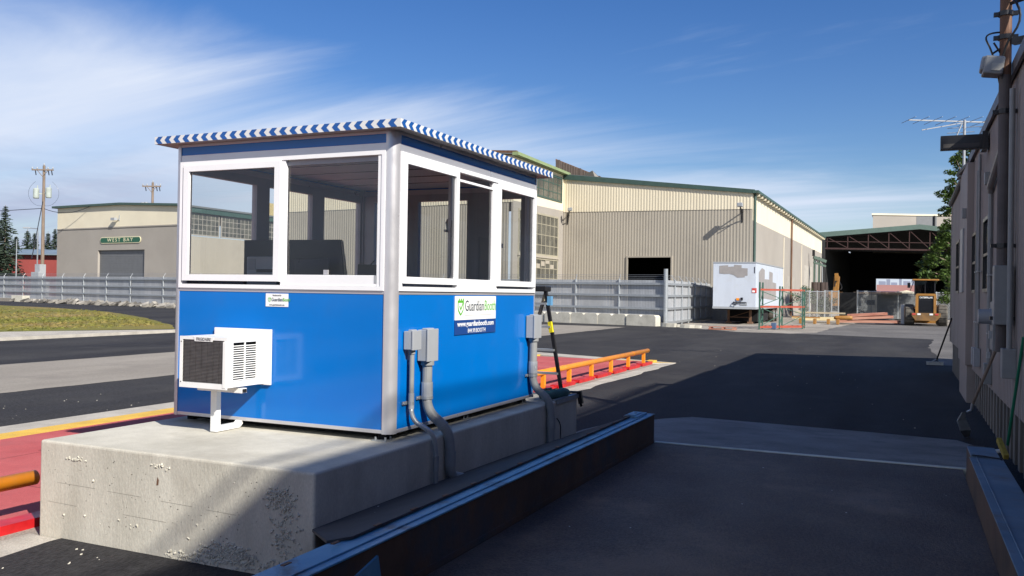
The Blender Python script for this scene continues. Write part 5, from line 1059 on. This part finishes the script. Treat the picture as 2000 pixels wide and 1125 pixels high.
mb = MB(); mb.box(xm+.38, TY-.03, 1.20, xm+.8, TY-.01, 1.40); mb.build('socket_plate', steel, tr)
for dxx in (.62, 2.0):
    mb = MB(); mb.box(tX0+dxx-.07, TY+2.0, .12, tX0+dxx+.07, TY+2.14, 1.0); mb.bar((tX0+dxx, TY+2.0, .9), (tX0+dxx, TY+.9, 1.0), .05); mb.box(tX0+dxx-.16, TY+1.9, .0, tX0+dxx+.16, TY+2.25, .12); mb.build('landing_leg', rust, tr)
mb = MB(); mb.bar((tX0+.62, TY+2.07, .4), (tX0+2.0, TY+2.07, .4), .05); mb.bar((tX0+.62, TY+2.07, .35), (tX0+2.0, TY+2.07, .8), .03); mb.build('leg_brace', rust, tr)
for yy_ in (8.3, 9.6):
    for xx_ in (.10, 1.92):
        c = A+dX*yy_+Vector((xx_, 0, .5)); mb = MB()
        for w_ in (0, .32): mb.tube([c+Vector((w_, 0, 0)), c+Vector((w_+.26, 0, 0))], .5, 20)
        o = mb.build('wheel', tyre, tr); mb = MB(); mb.tube([c+Vector((-.01, 0, 0)), c+Vector((.59, 0, 0))], .26, 14); mb.build('rim', boxm, o)
mb = MB(); mb.box(tX0+.6, TY+7.5, .5, tX1-.6, TY+10.4, .94); mb.build('axle_frame', black, tr)
mb = MB(); mb.box(tX0+.55, TY+2.6, .12, tX1-.25, TY+7.4, .88); mb.build('underside_shade_box', black, tr)  # black box added for the shadow and dark blocks beneath the trailer
mb = MB(); mb.box(tX0+.2, TY+.3, .90, tX1-.2, TY+TL-.3, .955); mb.build('underside', black, tr)  # shadow under the trailer floor is put into the black colour

# ================================================================== PALLET RACK
def rack_frame(t, x, y0, y1, h):
    for y in (y0, y1): mb = MB(); mb.box(x-.04, y-.04, 0, x+.04, y+.04, h); mb.build('upright', rackg, t)
    mb = MB(); z = .15; k = 0
    while z+.6 < h: mb.bar((x, y0, z), (x, y1, z+.6) if k % 2 == 0 else (x, y1, z+.6), .03) if k % 2 == 0 else mb.bar((x, y1, z), (x, y0, z+.6), .03); z += .6; k += 1
    for z in (.12, h-.3): mb.bar((x, y0, z), (x, y1, z), .03)
    mb.build('lattice', rackg, t)
rk_ = thing('pallet_rack', (-3.2, 44.5, 0), 'green and orange pallet rack frame standing empty beside the trailer', 'rack')
rxx = [at(1486, 643, 2, 0), at(1517, 641, 2, 0)]
ra0 = Vector((-3.55, 43.4, 0)); 
for x in (-3.62, -2.72, -1.66):
    y = 42.9+(x+3.62)*1.3; rack_frame(rk_, x, y, y+1.1, 2.55 if x < -3 else 2.35)
for xa_, xb_, yo in ((-3.62, -2.72, 0), (-2.72, -1.66, 1.1)):
    ya_, yb_ = 42.9+(xa_+3.62)*1.3+yo, 42.9+(xb_+3.62)*1.3+yo
    for z0_, z1_ in ((.15, .75), (.75, 1.2), (1.25, 1.7), (1.7, 2.1)):
        mb = MB(); mb.bar((xa_, ya_, z0_), (xb_, yb_, z1_), .03) if (z0_ in (.15, 1.25)) else mb.bar((xb_, yb_, z0_), (xa_, ya_, z1_), .03); mb.build('diagonal_brace', rackg, rk_)
for z in (.12, 1.22, 2.15):
    for yo in (0, 1.1):
        for xa_, xb_ in ((-3.62, -2.72), (-2.72, -1.66)):
            mb = MB(); mb.bar((xa_, 42.9+(xa_+3.62)*1.3+yo, z), (xb_, 42.9+(xb_+3.62)*1.3+yo, z), .05, .10); mb.build('beam', racko, rk_)
mb = MB(); mb.box(-3.1, 43.6, 0, -2.85, 43.9, .35); tag(mb.build('blue_bucket', MATS.get('bucket') or mat('bucket', (.06, .10, .18), .5), bevel=.02), 'small dark blue tub under the pallet rack', 'tub')

# ================================================================== CHAIN LINK FENCE ACROSS THE YARD
def chain_mat():
    m = bpy.data.materials.new('chain_link'); m.use_nodes = True; t = m.node_tree; n = t.nodes; l = t.links; b = n['Principled BSDF']; b.inputs['Base Color'].default_value = (.33, .34, .34, 1); b.inputs['Roughness'].default_value = .5
    tcn = n.new('ShaderNodeTexCoord'); sp_ = n.new('ShaderNodeSeparateXYZ'); l.new(tcn.outputs['Object'], sp_.inputs[0])
    def M(op, a, b2, c=None):
        q = n.new('ShaderNodeMath'); q.operation = op
        for i, v in enumerate((a, b2, c)):
            if v is None: continue
            if isinstance(v, (int, float)): q.inputs[i].default_value = v
            else: l.new(v, q.inputs[i])
        return q.outputs[0]
    s1 = M('FRACT', M('MULTIPLY', M('ADD', sp_.outputs[0], sp_.outputs[2]), 11), None); s2 = M('FRACT', M('MULTIPLY', M('SUBTRACT', sp_.outputs[0], sp_.outputs[2]), 11), None)
    al = M('MAXIMUM', M('LESS_THAN', s1, .10), M('LESS_THAN', s2, .10)); l.new(al, b.inputs['Alpha']); return m
chm = chain_mat()
def chain(px0, px1, D0, D1, label, n, h=2.15):
    a, b_ = dep(px0, 560, D0), dep(px1, 560, D1); a.z = b_.z = 0; f = thing('chain_link_fence', a, label, 'fence'); d = (b_-a)
    mb = MB(); mb.poly([a+up*.05, b_+up*.05, b_+up*h, a+up*h]); mb.build('wire_mesh', chm, f)
    for i in range(n+1): c = a+d*(i/n); mb = MB(); mb.tube([c, c+up*(h+.08)], .05 if i else .06, 8); mb.build('post', steel, f)
    mb = MB(); mb.tube([a+up*h, b_+up*h], .035, 6); mb.build('top_rail', steel, f); return f
chain(1566, 1611, 66, 68, 'chain link fence panel left of the excavator by the warehouse wall', 3, 2.2)
chain(1611, 1638, 68, 70, 'narrow chain link gate panel just before the excavator', 2, 2.25)
f_ = chain(1675, 1900, 70, 76, 'chain link fence with dark screening behind the loader', 3, 2.3)
mb = MB(); a, b_ = dep(1702, 560, 71.4), dep(1900, 560, 76.6); a.z = b_.z = .02; mb.prism([a, b_, b_+up*2.2, a+up*2.2], (0, .04, 0)); mb.build('dark_screen', cont, f_)
mb = MB(); a, b_ = dep(1640, 560, 72), dep(1676, 560, 71); a.z = b_.z = 0.; mb.prism([a, b_, b_+up*2.2, a+up*2.2], (0, .05, 0)); mb.build('dark_screen', cont, f_)

# truck cab front behind the screen
tk = dep(1686, 560, 74); tk.z = 0; tkt = thing('parked_truck', tk, 'dusty beige truck parked behind the fence, left of the loader', 'truck')
mb = MB(); mb.box(tk.x-.55, tk.y-2.5, .3, tk.x+1.15, tk.y+3, 2.05); mb.build('body', MATS.get('dusty_beige') or mat('dusty_beige', (.30, .28, .22), .7, stain=(.12, .11, .1), stainamt=.7, stainscale=1.2), tkt, bevel=.06)
mb = MB(); mb.box(tk.x-.65, tk.y-2.5, 2.08, tk.x+3.0, tk.y+.5, 2.25); mb.build('load_rack', wood, tkt)
mb = MB(); mb.box(tk.x-.45, tk.y-2.55, .5, tk.x+.2, tk.y-2.5, .95); mb.box(tk.x+.4, tk.y-2.55, 1.2, tk.x+1.0, tk.y-2.5, 1.6); mb.build('grille', dark, tkt)
for w_ in (-.4, .85): mb = MB(); mb.tube([(tk.x+w_-.12, tk.y-1.8, .42), (tk.x+w_+.14, tk.y-1.8, .42)], .42, 16); mb.build('wheel', tyre, tkt)

# ================================================================== EXCAVATOR
exD = 78; ex = dep(1640, 560, exD); ex.z = 0
et = thing('excavator', ex, 'yellow excavator with its boom raised behind the chain link gate', 'excavator')
ez = lambda py: 1.83+(579-py)/FPX*exD
mb = MB(); bp0, bp1 = dep(1631, 585, exD), dep(1635, 540, exD)
mb.obox((bp0+bp1)/2, (bp1-bp0), (1, 0, 0), (bp1-bp0).length, .46, .40); mb.obox(dep(1628, 572, exD), (.2, 0, 1), (1, 0, 0), 1.6, .22, .3); mb.build('boom', catm, et, bevel=.04)
mb = MB(); a, b_ = dep(1634.5, 548, exD-.4), dep(1633.5, 538, exD-.4); mb.bar(a, b_+up*.2, .30); mb.bar(dep(1636, 545, exD-.5), dep(1637, 537, exD-.5), .1); mb.build('arm_tip', catm, et)
mb = MB(); mb.tube(bez([dep(1638, 548, exD), dep(1643, 556, exD), dep(1645, 563, exD), dep(1642, 566, exD)]), .04, 6); mb.build('hose', dark, et); mb = MB(); mb.tube([dep(1630, 560, exD-.4), dep(1632, 547, exD-.4)], .06, 6); mb.build('boom_cylinder', dark, et)
cB = dep(1648, 587, exD+.5); mb = MB()
mb.prism([(cB.x-1.3, cB.y, 1.0), (cB.x-1.3, cB.y, 2.3), (cB.x-.2, cB.y, 2.25), (cB.x+.15, cB.y, 2.0), (cB.x+.2, cB.y, 1.3), (cB.x-.1, cB.y, 1.0)], (0, 2.2, 0)); mb.build('engine_housing', catm, et, bevel=.08)
mb = MB(); mb.box(cB.x-1.6, cB.y-.2, .75, cB.x+.0, cB.y+2, 1.0); mb.build('turntable', dark, et)
for w_ in (-1.9, -.1):
    mb = MB(); mb.prism([(cB.x+w_, cB.y-1.6, .35), (cB.x+w_, cB.y-1.3, .05), (cB.x+w_, cB.y+2.6, .05), (cB.x+w_, cB.y+3.0, .4), (cB.x+w_, cB.y+2.7, .75), (cB.x+w_, cB.y-1.3, .75)], (.45, 0, 0)); mb.build('track', tyre, et)

# ================================================================== WHEEL LOADER (seen from behind)
lx, ly = 4.82, 57.2
lo = thing('wheel_loader', (lx, ly, 0), 'yellow wheel loader seen from behind, parked beside the leafy tree', 'loader')
lz = lambda py: 1.83+(581.5-py)/FPX*57.6
mb = MB()
mb.prism([(lx-.63, ly, .85), (lx-.63, ly, 2.02), (lx-.55, ly, 2.12), (lx+.52, ly, 2.12), (lx+.60, ly, 2.02), (lx+.60, ly, .85), (lx+.44, ly, .85), (lx+.44, ly, 1.98), (lx-.46, ly, 1.98), (lx-.46, ly, .85)], (0, .3, 0))
mb.box(lx-.60, ly+.3, .85, lx+.58, ly+2.0, 2.08); mb.build('engine_hood', catm, lo, bevel=.035)
mb = MB(); mb.box(lx-.46, ly+.08, .85, lx+.44, ly+.29, 1.98)
for i in range(9): mb.box(lx-.44, ly+.05, .95+i*.085, lx+.42, ly+.08, .97+i*.085)
mb.build('radiator_grille', dark, lo)
text('lettering', 'CATERPILLAR', .15, stick, (lx-.01, ly+.04, 1.86), (1, 0, 0), up, lo, .005, sx=.85, bold=.004)
mb = MB(); mb.prism([(lx-.86, ly-.18, .85), (lx-.86, ly-.18, .70), (lx-.62, ly-.18, .36), (lx+.62, ly-.18, .36), (lx+.86, ly-.18, .66), (lx+.86, ly-.18, .86)], (0, .7, 0)); mb.build('counterweight', MATS.get('dirty_yellow') or mat('dirty_yellow', (.22, .115, .035), .7, stain=(.10, .07, .045), stainamt=.8, stainscale=2.5), lo, bevel=.05)
for c in (-.72, -.42, .30, .62): mb = MB(); mb.box(lx+c-.10, ly-.2, .72, lx+c+.1, ly-.18, .83); mb.build('tail_lamp', pink if c in (-.72, .62) else stick, lo)
mb = MB(); mb.box(lx-.68, ly+2.0, 2.0, lx-.60, ly+3.3, 3.0); mb.box(lx+.52, ly+2.0, 2.0, lx+.60, ly+3.3, 3.0); mb.box(lx-.68, ly+2.0, 2.08, lx-.60, ly+2.08, 3.0); mb.box(lx-.06, ly+1.98, 2.08, lx+.0, ly+2.05, 3.0); mb.box(lx-.6, ly+2.0, 2.05, lx+.55, ly+3.3, 2.12); mb.build('cab_frame', dark, lo)
mb = MB(); mb.prism([(lx-.6, ly+2.02, 2.1), (lx+.54, ly+2.02, 2.1), (lx+.54, ly+2.02, 3.0), (lx-.6, ly+2.02, 3.0)], (0, .01, 0)); mb.build('cab_glass', cabg, lo); mb = MB(); mb.prism([(lx-.6, ly+3.28, 2.1), (lx+.54, ly+3.28, 2.1), (lx+.54, ly+3.28, 3.0), (lx-.6, ly+3.28, 3.0)], (0, .01, 0)); mb.build('cab_glass', cabg, lo)
mb = MB(); mb.box(lx-.82, ly+1.7, 3.0, lx+.80, ly+3.5, 3.10); mb.build('cab_roof', catm, lo, bevel=.03)
mb = MB(); mb.box(lx-.25, ly+2.4, 2.12, lx+.2, ly+2.6, 2.75); mb.build('seat', dark, lo)
mb = MB(); mb.box(lx+.60, ly+1.0, 1.22, lx+1.28, ly+1.9, 1.29); mb.bar((lx+.86, ly+1.0, 1.25), (lx+.86, ly+1.0, .7), .08); mb.build('fender', catm, lo); mb = MB(); mb.box(lx-1.32, ly+1.0, 1.18, lx-.62, ly+1.9, 1.25); mb.build('fender', dark, lo)
for sx_ in (-1, 1):
    for yw in (.75, 3.7):
        c = Vector((lx+sx_*.98, ly+yw, .70)); mb = MB(); nseg = 30
        prof = [(-.28, .52), (-.29, .64), (-.22, .70), (.22, .70), (.29, .64), (.28, .52)]
        for i in range(nseg):
            t0_, t1_ = 2*math.pi*i/nseg, 2*math.pi*(i+1)/nseg; bmp = .03 if i % 2 else 0
            for k in range(len(prof)-1):
                (xa2, ra2), (xb2, rb3) = prof[k], prof[k+1]; ra2 += bmp; rb3 += bmp
                f2_ = lambda x, r, t: (c.x+x, c.y+r*math.cos(t), c.z+r*math.sin(t))
                mb.poly([f2_(xa2, ra2, t0_), f2_(xb2, rb3, t0_), f2_(xb2, rb3, t1_), f2_(xa2, ra2, t1_)])
        mb.tube([c-Vector((.26, 0, 0)), c+Vector((.26, 0, 0))], .56, 20); w_ = mb.build('wheel', tyre, lo); mb = MB(); mb.tube([c-Vector((.28, 0, 0)), c+Vector((.28, 0, 0))], .32, 16); mb.build('rim', catm, w_)
mb = MB(); mb.tube([(lx-.95, ly+2.0, 2.3), (lx-.72, ly+2.0, 2.95), (lx-.9, ly+2.0, 2.9)], .025, 6); mb.box(lx-1.12, ly+2.0, 2.5, lx-.93, ly+2.05, 2.85); mb.build('mirror', dark, lo)
mb = MB(); mb.box(lx-.7, ly+2.6, .5, lx+.7, ly+5.2, 1.1); mb.build('front_frame', dark, lo)
mb = MB(); mb.prism([(lx-1.35, ly+5.2, .05), (lx+1.35, ly+5.2, .05), (lx+1.35, ly+5.2, 1.2), (lx-1.35, ly+5.2, 1.2)], (0, .8, 0)); mb.build('bucket', catm, lo)
mb = MB(); mb.box(lx-1.5, ly+.5, .1, lx-1.28, ly+1.6, 1.35); tag(mb.build('grey_cabinet', boxm, bevel=.02), 'grey upright cabinet touching the left wheel of the loader', 'cabinet')

# ================================================================== TIMBER AND STEEL STOCK
Rt = random.Random(21)
def stick_(name, p, q_, w_, h_, m, label, cat, group):
    mb = MB(); mb.bar(p, q_, w_, h_); return tag(mb.build(name, m, bevel=.01), label, cat, group)
for i in range(9):
    k = i // 3; x0, x1 = -.4+Rt.uniform(-.4, .3), 3.1+Rt.uniform(-.5, .3); y = 57.4+(i % 3)*.45; z0 = .16+k*.20
    stick_('timber_beam', (x0+.3*k, y, z0), (x1-.15*k, y+.3, z0+.06+.12*(k > 0)), .34, .17, timb, 'red brown timber beam in the long pile beside the loader', 'timber', 'red timber beams in the pile')
for i in range(7):
    x0 = -3.6+Rt.uniform(-.2, .6); y = 58.5+i*.35; stick_('pale_plank', (x0, y, .18+.05*(i % 3)), (x0+2.4+Rt.uniform(0, 1.2), y+.2, .22+.06*(i % 3)), .2, .09, pale, 'pale yellow plank in the loose stack behind the pallet rack', 'plank', 'pale planks behind the rack')
stick_('long_rail', (-3.9, 62.5, .62), (-.4, 62.8, .60), .12, .12, MATS.get('tan_rail') or mat('tan_rail', (.40, .33, .22), .7), 'long tan rail lying on top of the plank stack', 'rail', None)
for x in (-2.9, -2.0, -1.15, -.55): mb = MB(); mb.box(x, 55.6, .0, x+.16, 56.3, .34); tag(mb.build('yellow_support', catm, bevel=.01), 'short orange support block under the stock behind the rack', 'support', 'orange support blocks')
stick_('orange_beam', (-3.4, 56, .42), (-1.6, 56.1, .40), .12, .08, catm, 'thin orange beam resting on the orange blocks', 'beam', None)
mb = MB(); mb.tube([(-.75, 56.4, .42), (-.6, 56.4, .42), (.25, 56.5, .44), (.4, 56.5, .44)], [.09, .14, .15, .1], 12); tag(mb.build('orange_float', catm, smooth=True), 'fat orange cylinder lying left of the red timber pile', 'cylinder')
for i in range(4): stick_('steel_angle', (2.9+Rt.uniform(-.2, .3), 58.2+i*.3, .10+i*.08), (4.0, 58.4+i*.3, .1+i*.08), .1, .07, rust, 'rusty steel bar lying between timber pile and loader', 'steel bar', 'rusty bars by the loader')

# ================================================================== TREES AND WEEDS
def leafball(mb, c, rx, ry, rz, n, s, R):
    for i in range(n):
        u = R.gauss(0, 1), R.gauss(0, 1), R.gauss(0, 1); l_ = math.sqrt(sum(k*k for k in u)) or 1; r = R.random()**.35
        p = Vector((c[0]+rx*r*u[0]/l_, c[1]+ry*r*u[1]/l_, c[2]+rz*r*u[2]/l_)); ax = Vector((R.uniform(-1, 1), R.uniform(-1, 1), R.uniform(-.5, .5))).normalized(); ay = ax.cross(Vector((R.uniform(-.5, .5), R.uniform(-.5, .5), 1))).normalized()
        q = s*R.uniform(.6, 1.3); mb.poly([p-ax*q, p+ay*q*.5, p+ax*q, p-ay*q*.5])
def tree(base, clumps, trunk_r, m, label, leaf, dens, seed, bark=wood, name='leafy_tree'):
    R = random.Random(seed); t = thing(name, base, label, 'tree'); b = Vector(base)
    mb = MB(); top = max(c[2] for c in clumps); ctr = Vector((sum(c[0] for c in clumps)/len(clumps), sum(c[1] for c in clumps)/len(clumps), 0))
    mb.tube([b, b+Vector((.1, 0, top*.25)), Vector((b.x+(ctr.x-b.x)*.3, b.y, top*.55)), Vector((b.x+(ctr.x-b.x)*.5, b.y, top*.9))], [trunk_r, trunk_r*.85, trunk_r*.55, trunk_r*.15], 9)
    for c in clumps: mb.tube([Vector((b.x+(ctr.x-b.x)*.25, b.y, min(c[2]*.7, top*.6))), Vector(((b.x+c[0])/2, (b.y+c[1])/2, c[2]*.9)), Vector(c[:3])], [trunk_r*.35, trunk_r*.2, trunk_r*.06], 6)
    mb.build('trunk', bark, t); mb = MB()
    for c in clumps:
        for k in range(7):
            o_ = Vector((R.uniform(-1, 1)*c[3], R.uniform(-1, 1)*c[3], R.uniform(-1, 1)*c[3]*.7)); rr = c[3]*R.uniform(.25, .5); leafball(mb, (c[0]+o_.x*.75, c[1]+o_.y*.75, c[2]+o_.z*.8), rr, rr, rr*.65, int(dens*rr*rr), leaf, R)
    mb.build('crown', m, t); return t
tD = 64
def TP(px, py, dd_=0): p = dep(px, py, tD+dd_); return (p.x, p.y, p.z)
cl_ = [(*TP(1838, 545), 1.2), (*TP(1815, 530), 1.0), (*TP(1828, 500), 1.1), (*TP(1848, 500, 2), 1.5), (*TP(1870, 480, 2), 1.7), (*TP(1846, 470), .8), (*TP(1850, 438), .7), (*TP(1868, 440, 1), 1.2), (*TP(1848, 412), .55), (*TP(1862, 405), .9), (*TP(1838, 378), .45), (*TP(1856, 380), .8), (*TP(1872, 372, 1), 1.0), (*TP(1858, 345), .6), (*TP(1872, 335, 1), .9), (*TP(1868, 312), .6), (*TP(1882, 300, 1), .9), (*TP(1900, 330, 2), 1.4), (*TP(1900, 400, 3), 2.0), (*TP(1895, 470, 3), 2.0), (*TP(1880, 545, 2), 1.6), (*TP(1850, 570, 1), 1.1), (*TP(1900, 300, 2), 1.0)]
tb = dep(1893, 560, tD+2); tree((tb.x, tb.y, 0), cl_, .32, leafm, 'bright green leafy tree rising behind the far end of the mauve shed', .14, 520, 5)
# conifers, far left
def conifer(px, D, ztop, rad, label, seed):
    R = random.Random(seed); b = dep(px, 560, D); b.z = 0; t = thing('conifer', b, label, 'tree', 'conifers at the far left'); mb = MB(); mb.tube([b, b+up*ztop], .22, 6, r2=.03); mb.build('trunk', bark_, t); mb = MB(); z = ztop*.12
    while z < ztop*.98:
        f = 1-z/ztop; rr = rad*f**.8*R.uniform(.7, 1.15)+.08; nb_ = 9
        for k in range(nb_):
            a = R.uniform(0, 6.28); L_ = rr*R.uniform(.6, 1.1); d = Vector((math.cos(a), math.sin(a), -.22))
            for j in range(8):
                p = b+up*z+d*(L_*(j+1)/8); s_2 = .16+L_*.07; e1 = Vector((R.uniform(-1, 1), R.uniform(-1, 1), R.uniform(-.5, .1))).normalized()*s_2; e2 = Vector((R.uniform(-1, 1), R.uniform(-1, 1), -.5)).normalized()*s_2*.6
                mb.poly([p-e1, p+e2, p+e1, p-e2*.6])
        z += ztop*.020
    mb.build('crown', leafd, t)
bark_ = wood
for px, py, D, rad, lb in ((8, 402, 118, 3.4, 'tallest dark conifer at the left edge, behind the red building'), (-14, 425, 122, 3.2, 'conifer at the very left edge beside the tallest one'), (30, 462, 140, 2.6, 'small conifer just right of the tallest one'), (52, 448, 146, 2.7, 'slim conifer left of the transformer pole'), (66, 455, 150, 2.4, 'conifer right behind the transformer pole'), (92, 452, 148, 2.4, 'pointed conifer between transformer pole and hall corner'), (106, 446, 150, 2.3, 'conifer touching the left corner of the grey and cream hall')):
    conifer(px, D, 1.83+(555-py)/FPX*D, rad, lb, px+50)
mb = MB(); R3 = random.Random(8)
for i in range(2400):
    px = R3.uniform(-40, 112); D = R3.uniform(152, 165); z = R3.uniform(.5, 7.2+1.1*math.sin(px*.21)); p = dep(px, 560, D); s_2 = R3.uniform(.3, .6); mb.poly([(p.x-s_2, p.y, z), (p.x, p.y+.2, z+s_2*.6), (p.x+s_2, p.y, z+.1), (p.x, p.y, z-s_2*.5)])
tag(mb.build('far_wood', leafd), 'dark mass of far trees behind the red building', 'wood', kind='stuff')
# weeds and shrub by the warehouse side wall
def shrub(px, py_top, D, r, n, label, seed, m=leafm, leaf=.08):
    R = random.Random(seed); b = dep(px, 560, D); b.z = 0; zt3 = 1.83+(579-py_top)/FPX*D; t = thing('shrub', b, label, 'shrub'); mb = MB()
    for k in range(6): mb.tube([b, b+Vector((R.uniform(-r, r)*.7, R.uniform(-r, r)*.5, zt3*R.uniform(.5, .9)))], .025, 5, r2=.008)
    mb.build('stems', wood, t); mb = MB()
    for k in range(8): leafball(mb, (b.x+R.uniform(-r, r)*.8, b.y+R.uniform(-.5, .5), zt3*R.uniform(.3, .85)), r*.4, r*.4, zt3*.16, n//8, leaf, R)
    mb.build('leaves', m, t)
shrub(1571, 558, 80, 1.2, 1500, 'green shrub growing against the warehouse side wall', 3)
wm = mat('weed_green', (.07, .10, .04), .7, c2=(.13, .15, .06), scale=1)
shrub(1590, 585, 72, 1.0, 900, 'dull weeds behind the chain link fence', 4, wm); shrub(1618, 575, 75, .9, 1100, 'tall weeds in front of the excavator', 6, wm); shrub(1606, 580, 76, .8, 800, 'weeds below the dark timber piles', 7, wm)
# ================================================================== UTILITY POLES
def upole(px, pyt, D, label, arm, trans):
    b = dep(px, 560, D); b.z = 0; zt3 = 1.83+(553.5-pyt+(px-83)*.016)/FPX*D; t = thing('utility_pole', b, label, 'utility pole'); mb = MB(); mb.tube([b, b+up*zt3], .22, 10, r2=.15); mb.build('pole', wood, t)
    z = zt3-.55; U_ = RT.copy(); U_.z = 0; U_.normalize(); mb = MB(); mb.bar(b+up*z-U_*arm+Vector((0, -.2, 0)), b+up*z+U_*arm+Vector((0, -.2, 0)), .14, .16); mb.bar(b+up*(z-.05)-U_*arm*.5+Vector((0, -.2, 0)), b+up*(z-.8)+Vector((0, -.2, 0)), .06); mb.bar(b+up*(z-.05)+U_*arm*.5+Vector((0, -.2, 0)), b+up*(z-.8)+Vector((0, -.2, 0)), .06); ca = mb.build('cross_arm', wood, t)
    for k in (-.95, -.5, .5, .95, 0): c = b+up*(z+.08 if k else zt3)+U_*arm*k+Vector((0, -.2 if k else 0, 0)); mb = MB(); mb.tube([c, c+up*.12, c+up*.28], [.06, .1, .05], 8); mb.build('insulator', boxm, ca)
    for k in (-.6, .6, .9): c = b+up*(z-.1)+U_*arm*k+Vector((0, -.3, 0)); mb = MB(); mb.bar(c, c-up*.55+U_*.1, .08); mb.build('cutout', dark, ca)
    if trans:
        for k, zz3 in ((-1.1, z-2.9), (1.5, z-2.8)):
            c = b+up*zz3+U_*(k*.58)+Vector((0, -.3, 0)); mb = MB(); mb.tube([c-up*.6, c-up*.5, c+up*.55, c+up*.65], [.28, .34, .34, .24], 14); mb.tube([c+up*.6+U_*.15, c+up*1.0+U_*.15], .06, 6); mb.bar(c, b+up*zz3, .1); mb.build('transformer', stick if 0 else MATS.get('transformer_grey') or mat('transformer_grey', (.36, .40, .36), .5), t)
        mb = MB()
        for s1 in (-1, 1): mb.tube(bez([b+up*(z-1.4)+U_*s1*1.0, b+up*(z-2.0)+U_*s1*1.8, b+up*(z-3.4)+U_*s1*1.9, b+up*(z-4.5)+U_*s1*.8, b+up*(z-4.3)]), .014, 5)
        mb.build('jumper_wire', dark, t)
    else:
        mb = MB(); mb.bar(b+up*(z-2.9)-U_*1.0, b+up*(z-2.9)+U_*1.0, .1); 
        for s1 in (-.9, .9): mb.tube([b+up*(z-2.9)+U_*s1, b+up*(z-2.3)+U_*s1], .09, 6)
        mb.build('lower_bracket', dark, t)
    return b, zt3, U_
b_, zt3, U_ = upole(82, 322, 106, 'wooden utility pole with two pale transformers at the far left', 1.25*1.05, True)
b2_, zt4, _ = upole(295, 355, 118, 'smaller wooden utility pole rising behind the grey and cream hall', 1.25, False)
def wire(p, q_, r, label): mb = MB(); p, q_ = Vector(p), Vector(q_); mb.tube([p+(q_-p)*(i/10)-up*(3.0*(i/10)*(1-i/10)) for i in range(11)], r, 5); tag(mb.build('power_line', dark), label, 'power line')
wire(b_+up*(zt3-5.2), b_+up*(zt3-5.6)-U_*40, .04, 'thin power line leaving the transformer pole to the left')
wire(b_+up*(zt3-5.2), B0_+Wd*16+up*(zl+.2), .035, 'thin service line from the transformer pole to the hall roof')
g0_ = dep(65, 470, 112); mb = MB(); mb.tube([dep(84, 392, 106), dep(62, 505, 100)], .05, 5); tag(mb.build('guy_wire', dark), 'slanting guy wire left of the transformer pole', 'wire')
# small street lamp and grey posts left of the pole
p = dep(31, 560, 110); p.z = 0; sl_ = thing('street_lamp', p, 'thin grey street lamp and post in front of the red building', 'street lamp'); mb = MB(); zq = 1.83+(552-465)/FPX*110; mb.tube([p, p+up*zq], .09, 8, r2=.05); mb.build('post', steel, sl_)
p1_ = dep(72, 560, 118); p1_.z = 0; zq = 1.83+(552-444)/FPX*118; mb = MB(); mb.tube([p1_+up*(zq-.6), p1_+up*zq, p1_+up*(zq+.1)-U_*1.4], .07, 6); mb.tube([p1_, p1_+up*(zq-.6)], .09, 6); mb.build('arm', steel, sl_)
mb = MB(); c = p1_+up*(zq+.1)-U_*1.5; mb.obox(c, U_, (0, 1, 0), .9, .3, .18); mb.build('lamp_head', boxm, sl_, bevel=.04)
mb = MB(); c = dep(74, 516, 100); mb.box(c.x-.5, c.y, 0, c.x+.3, c.y+.8, c.z); mb.box(c.x-.85, c.y-.2, 0, c.x+.35, c.y-.02, c.z-.9); tag(mb.build('portable_cabin', boxm), 'small white and black cabin before the red building', 'cabin')
mb = MB(); mb.poly([(p.x, p.y, p.z) for p in (dep(0, 464, 108), dep(112, 463, 108), dep(112, 465, 108), dep(0, 466, 108))]) if 0 else None
# distant green hills / ground rim
hm = mat('far_hill', (.05, .07, .05), .9, var=.2, scale=.01)
mb = MB(); pts = []
for i in range(80):
    az_ = math.radians(-80+i*1.6); r_ = 900; hgt = 8+6*math.sin(i*.7)+4*math.sin(i*1.9+1); pts.append((math.sin(az_)*r_, math.cos(az_)*r_, hgt if i < 58 else hgt*.4))
for i in range(79):
    a, b2 = pts[i], pts[i+1]; mb.poly([(a[0], a[1], -1), (b2[0], b2[1], -1), b2, a]); mb.poly([a, b2, (b2[0]*1.15, b2[1]*1.15, -1), (a[0]*1.15, a[1]*1.15, -1)])
mb.build('hills', hm)['kind'] = 'structure'
